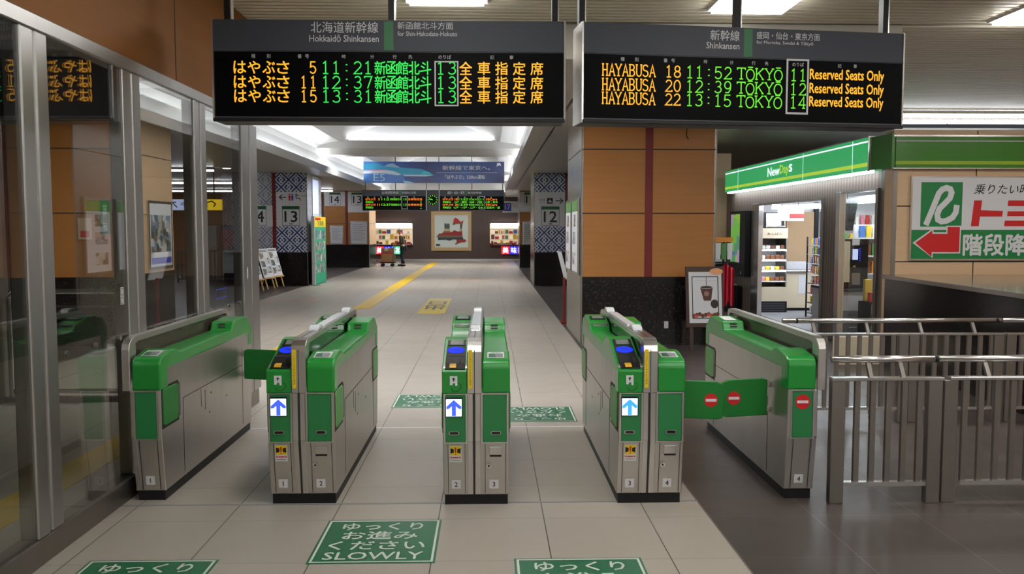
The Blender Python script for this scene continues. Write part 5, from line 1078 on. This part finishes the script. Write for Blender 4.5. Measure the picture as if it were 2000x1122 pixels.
bpoly('second_train', [(56, 165), (240, 155), (340, 165), (410, 195), (450, 245), (440, 260), (300, 272), (56, 270)], (60, 116, 190), .004)
bpoly('train_roof', [(56, 160), (240, 152), (340, 164), (410, 195), (380, 205), (240, 185), (56, 190)], (206, 220, 232), .005)
bpoly('train_line', [(56, 156), (240, 150), (300, 158), (240, 157), (56, 163)], (214, 90, 150), .006)
bpoly('train_nose', [(420, 255), (470, 258), (535, 275), (440, 274)], (140, 210, 240), .006)
MB(o).text(F, [('新幹線で東京へ。', -.82, 3.86, .17, 1.72, 'c', .008)]).build('banner_heading', 'paper', r); MB(o).text(F, [('「はやぶさ」320km運転', -.86, 3.53, .15, 1.45, 'c', .012)]).build('banner_subheading', 'paper', r); MB(o).text(F, [('E5', bx0+.57, 3.50, .26, .42, 'c', .0)], .008).build('train_number', mat('pale lettering', (170, 200, 220), .4), r); MB(o).text(F, [('JR', .36, 3.97, .11, .17, 'c', .04)]).build('banner_logo', 'white', r); MB(o).frect(F, -1.9, 3.675, .3, 3.685).build('banner_rule', 'signtext', r)
for k, x in enumerate((-4.5, -3.4, -2.28, -1.82, -.62, .5)):
    MB(o).box(x-.012, x+.012, 31.06, 31.09, 3.06, 4.05 if k in (0, 5) else 4.7).build('hanger_rod', 'black', r)
MB(o).cyl((-2.4, 30.5, 4.25), (-2.4, 30.5, 4.98), .05, 12).build('ceiling_tube', 'white', r)
r = thing('hanging_sign', 'white hanging sign with blue square right of the far departure boards', 'sign', (1.0, 37.2, 2.6)); o = r.location
MB(o).box(.6, 1.8, 37.2, 37.3, 2.35, 2.85).build('panel', 'white', r); F = face('f', (0, 37.2, 0)); q = MB(o).frect(F, .66, 2.42, .98, 2.78).build('blue_square', 'blue', r); MB(o).text(F, [('17', .82, 2.6, .22, .22, 'c', .01)], .003).build('square_number', 'paper', q); MB(o).text(F, [('きっぷうりば', 1.35, 2.6, .08, .5, 'c', 0)], .003).build('lettering', 'grey', r)
for x in (.7, 1.7): MB(o).cyl((x, 37.25, 2.85), (x, 37.25, 3.3), .015, 6).build('hanger', 'black', r)
# ================================================================ PERSON WITH TROLLEY
M['skin'] = mat('skin', (196, 150, 124), .55); M['jacket'] = mat('brown jacket', (74, 62, 48), .8); M['trousers'] = mat('dark trousers', (30, 34, 48), .8); M['hair'] = mat('grey hair', (150, 146, 140), .8)
def skin(name, verts, edges, m, parent, sub=2, root=0):
    me = bpy.data.meshes.new(name); me.from_pydata([v[:3] for v in verts], edges, []); o = bpy.data.objects.new(name, me); COL.objects.link(o); o.parent = parent
    md = o.modifiers.new('skin', 'SKIN'); md.use_smooth_shade = True
    sv = me.skin_vertices[0] if len(me.skin_vertices) else None
    if sv is None: return o
    for i, v in enumerate(verts): sv.data[i].radius = (v[3], v[4] if len(v) > 4 else v[3])
    sv.data[root].use_root = True
    s = o.modifiers.new('sub', 'SUBSURF'); s.levels = sub; s.render_levels = sub; me.materials.append(M[m]); return o
def with_skin(name, verts, edges, m, parent, **k):
    me = bpy.data.meshes.new(name); me.from_pydata([v[:3] for v in verts], edges, []); o = bpy.data.objects.new(name, me); COL.objects.link(o)
    md = o.modifiers.new('skin', 'SKIN'); md.use_smooth_shade = True
    for i, v in enumerate(verts): me.skin_vertices[0].data[i].radius = (v[3], v[4] if len(v) > 4 else v[3]); me.skin_vertices[0].data[i].use_root = (i == 0)
    s = o.modifiers.new('sub', 'SUBSURF'); s.levels = s.render_levels = 2; me.materials.append(M[m]); o.parent = parent; return o
P = thing('person', 'person in a brown jacket pushing a trolley with a cardboard box', 'person', (-3.78, 37.2, 0))
# faces -x; local x forward is negative
V = [(0, 0, .86, .12, .10), (-.02, 0, 1.02, .115, .10), (-.05, 0, 1.2, .12, .10), (-.08, 0, 1.33, .09, .075), (-.11, 0, 1.40, .05, .05), (-.13, 0, 1.46, .065, .06), (-.14, 0, 1.54, .085, .075), (-.135, 0, 1.61, .06, .055),
     (-.08, -.17, 1.31, .055, .055), (-.06, -.21, 1.06, .045, .045), (-.26, -.17, .98, .032, .032), (-.08, .17, 1.31, .055, .055), (-.06, .21, 1.06, .045, .045), (-.26, .17, .98, .032, .032),
     (.02, -.09, .8, .085, .085), (-.05, -.1, .46, .06, .06), (.07, -.1, .1, .045, .045), (-.03, -.1, .05, .04, .035), (.02, .09, .8, .085, .085), (.0, .1, .46, .06, .06), (-.05, .1, .1, .045, .045), (-.15, .1, .05, .04, .035)]
E_ = [(0, 1), (1, 2), (2, 3), (3, 4), (4, 5), (5, 6), (6, 7), (3, 8), (8, 9), (9, 10), (3, 11), (11, 12), (12, 13), (0, 14), (14, 15), (15, 16), (16, 17), (0, 18), (18, 19), (19, 20), (20, 21)]
body = with_skin('body', V, E_, 'skin', P)
def scaled(idx, k, add=0):
    mp = {i: n for n, i in enumerate(idx)}
    return [tuple(V[i][:3])+(V[i][3]*k+add, V[i][4]*k+add) for i in idx], [(mp[a], mp[b]) for a, b in E_ if a in mp and b in mp]
v_, e_ = scaled([0, 1, 2, 3, 8, 9, 10, 11, 12, 13], 1.1, .018); with_skin('jacket', v_, e_, 'jacket', P)
v_, e_ = scaled([0, 14, 15, 16, 18, 19, 20], 1.05, .014); with_skin('trousers', v_, e_, 'trousers', P)
for s_, x in ((-.1, -.0), (.1, -.12)): MB().ball((x, s_, .045), (.14, .05, .045), 14, 8).build('shoe', 'black', P, 0, 2, True)
MB().ball((-.125, 0, 1.585), (.105, .092, .085), 18, 12).build('hair', 'hair', P, 0, 2, True)
MB().ball((-.232, 0, 1.535), (.018, .014, .022), 10, 8).build('nose', 'skin', P, 0, 2, True)
for s_ in (-1, 1):
    MB().ball((-.205, s_*.035, 1.56), (.012, .01, .008), 8, 6).build('eye', 'black', P); MB().ball((-.13, s_*.085, 1.535), (.022, .012, .03), 10, 8).build('ear', 'skin', P, 0, 2, True)
    hv = [(-.26, s_*.17, .98, .03, .02), (-.33, s_*.165, .965, .036, .016)]; he = [(0, 1)]
    for k in range(4):
        b_ = len(hv); yy = s_*.165+(k-1.5)*.019; hv += [(-.375, yy, .972, .009, .009), (-.405, yy, .958, .0085, .0085), (-.40, yy, .928-.004*(k % 2), .008, .008)]; he += [(1, b_), (b_, b_+1), (b_+1, b_+2)]
    b_ = len(hv); hv += [(-.31, s_*.165-s_*.04, .955, .010, .010), (-.35, s_*.165-s_*.05, .935, .009, .009), (-.375, s_*.165-s_*.03, .93, .0085, .0085)]; he += [(0, b_), (b_, b_+1), (b_+1, b_+2)]
    with_skin('hand', hv, he, 'skin', P)
MB().fstroke(face('l', (-.222, 0, 1.498)), [(-.02, 0), (.02, 0)], .006).build('mouth', mat('lips', (150, 90, 80), .6), P)
r = thing('trolley', 'flat black hand trolley pushed by the person near the far wall', 'trolley', (-4.42, 37.2, 0)); o = r.location
MB(o).box(-4.76, -4.12, 36.9, 37.5, .15, .19).build('deck', 'black', r, .01)
MB(o).tube([(-4.15, 36.95, .18), (-4.15, 36.95, .945), (-4.15, 37.45, .945), (-4.15, 37.45, .18)], .017, 10).build('handle', 'steel_d', r)
for x in (-4.66, -4.24):
    for y in (36.98, 37.42): MB(o).box(x-.03, x+.03, y-.025, y+.025, .1, .15).build('caster_fork', 'steel_d', r); MB(o).cyl((x, y-.018, .065), (x, y+.018, .065), .065, 14).build('wheel', 'black', r)
r = thing('cardboard_box', 'brown cardboard box standing on the black trolley', 'box', (-4.46, 37.2, .19)); o = r.location
MB(o).box(-4.70, -4.22, 36.97, 37.43, .192, .80).build('carton', mat('cardboard', (166, 124, 82), .75), r, .004); MB(o).box(-4.70, -4.22, 36.966, 36.972, .56, .62).build('red_print', 'p_red', r); MB(o).box(-4.56, -4.4, 36.964, 36.97, .68, .78).build('delivery_label', 'paper', r)
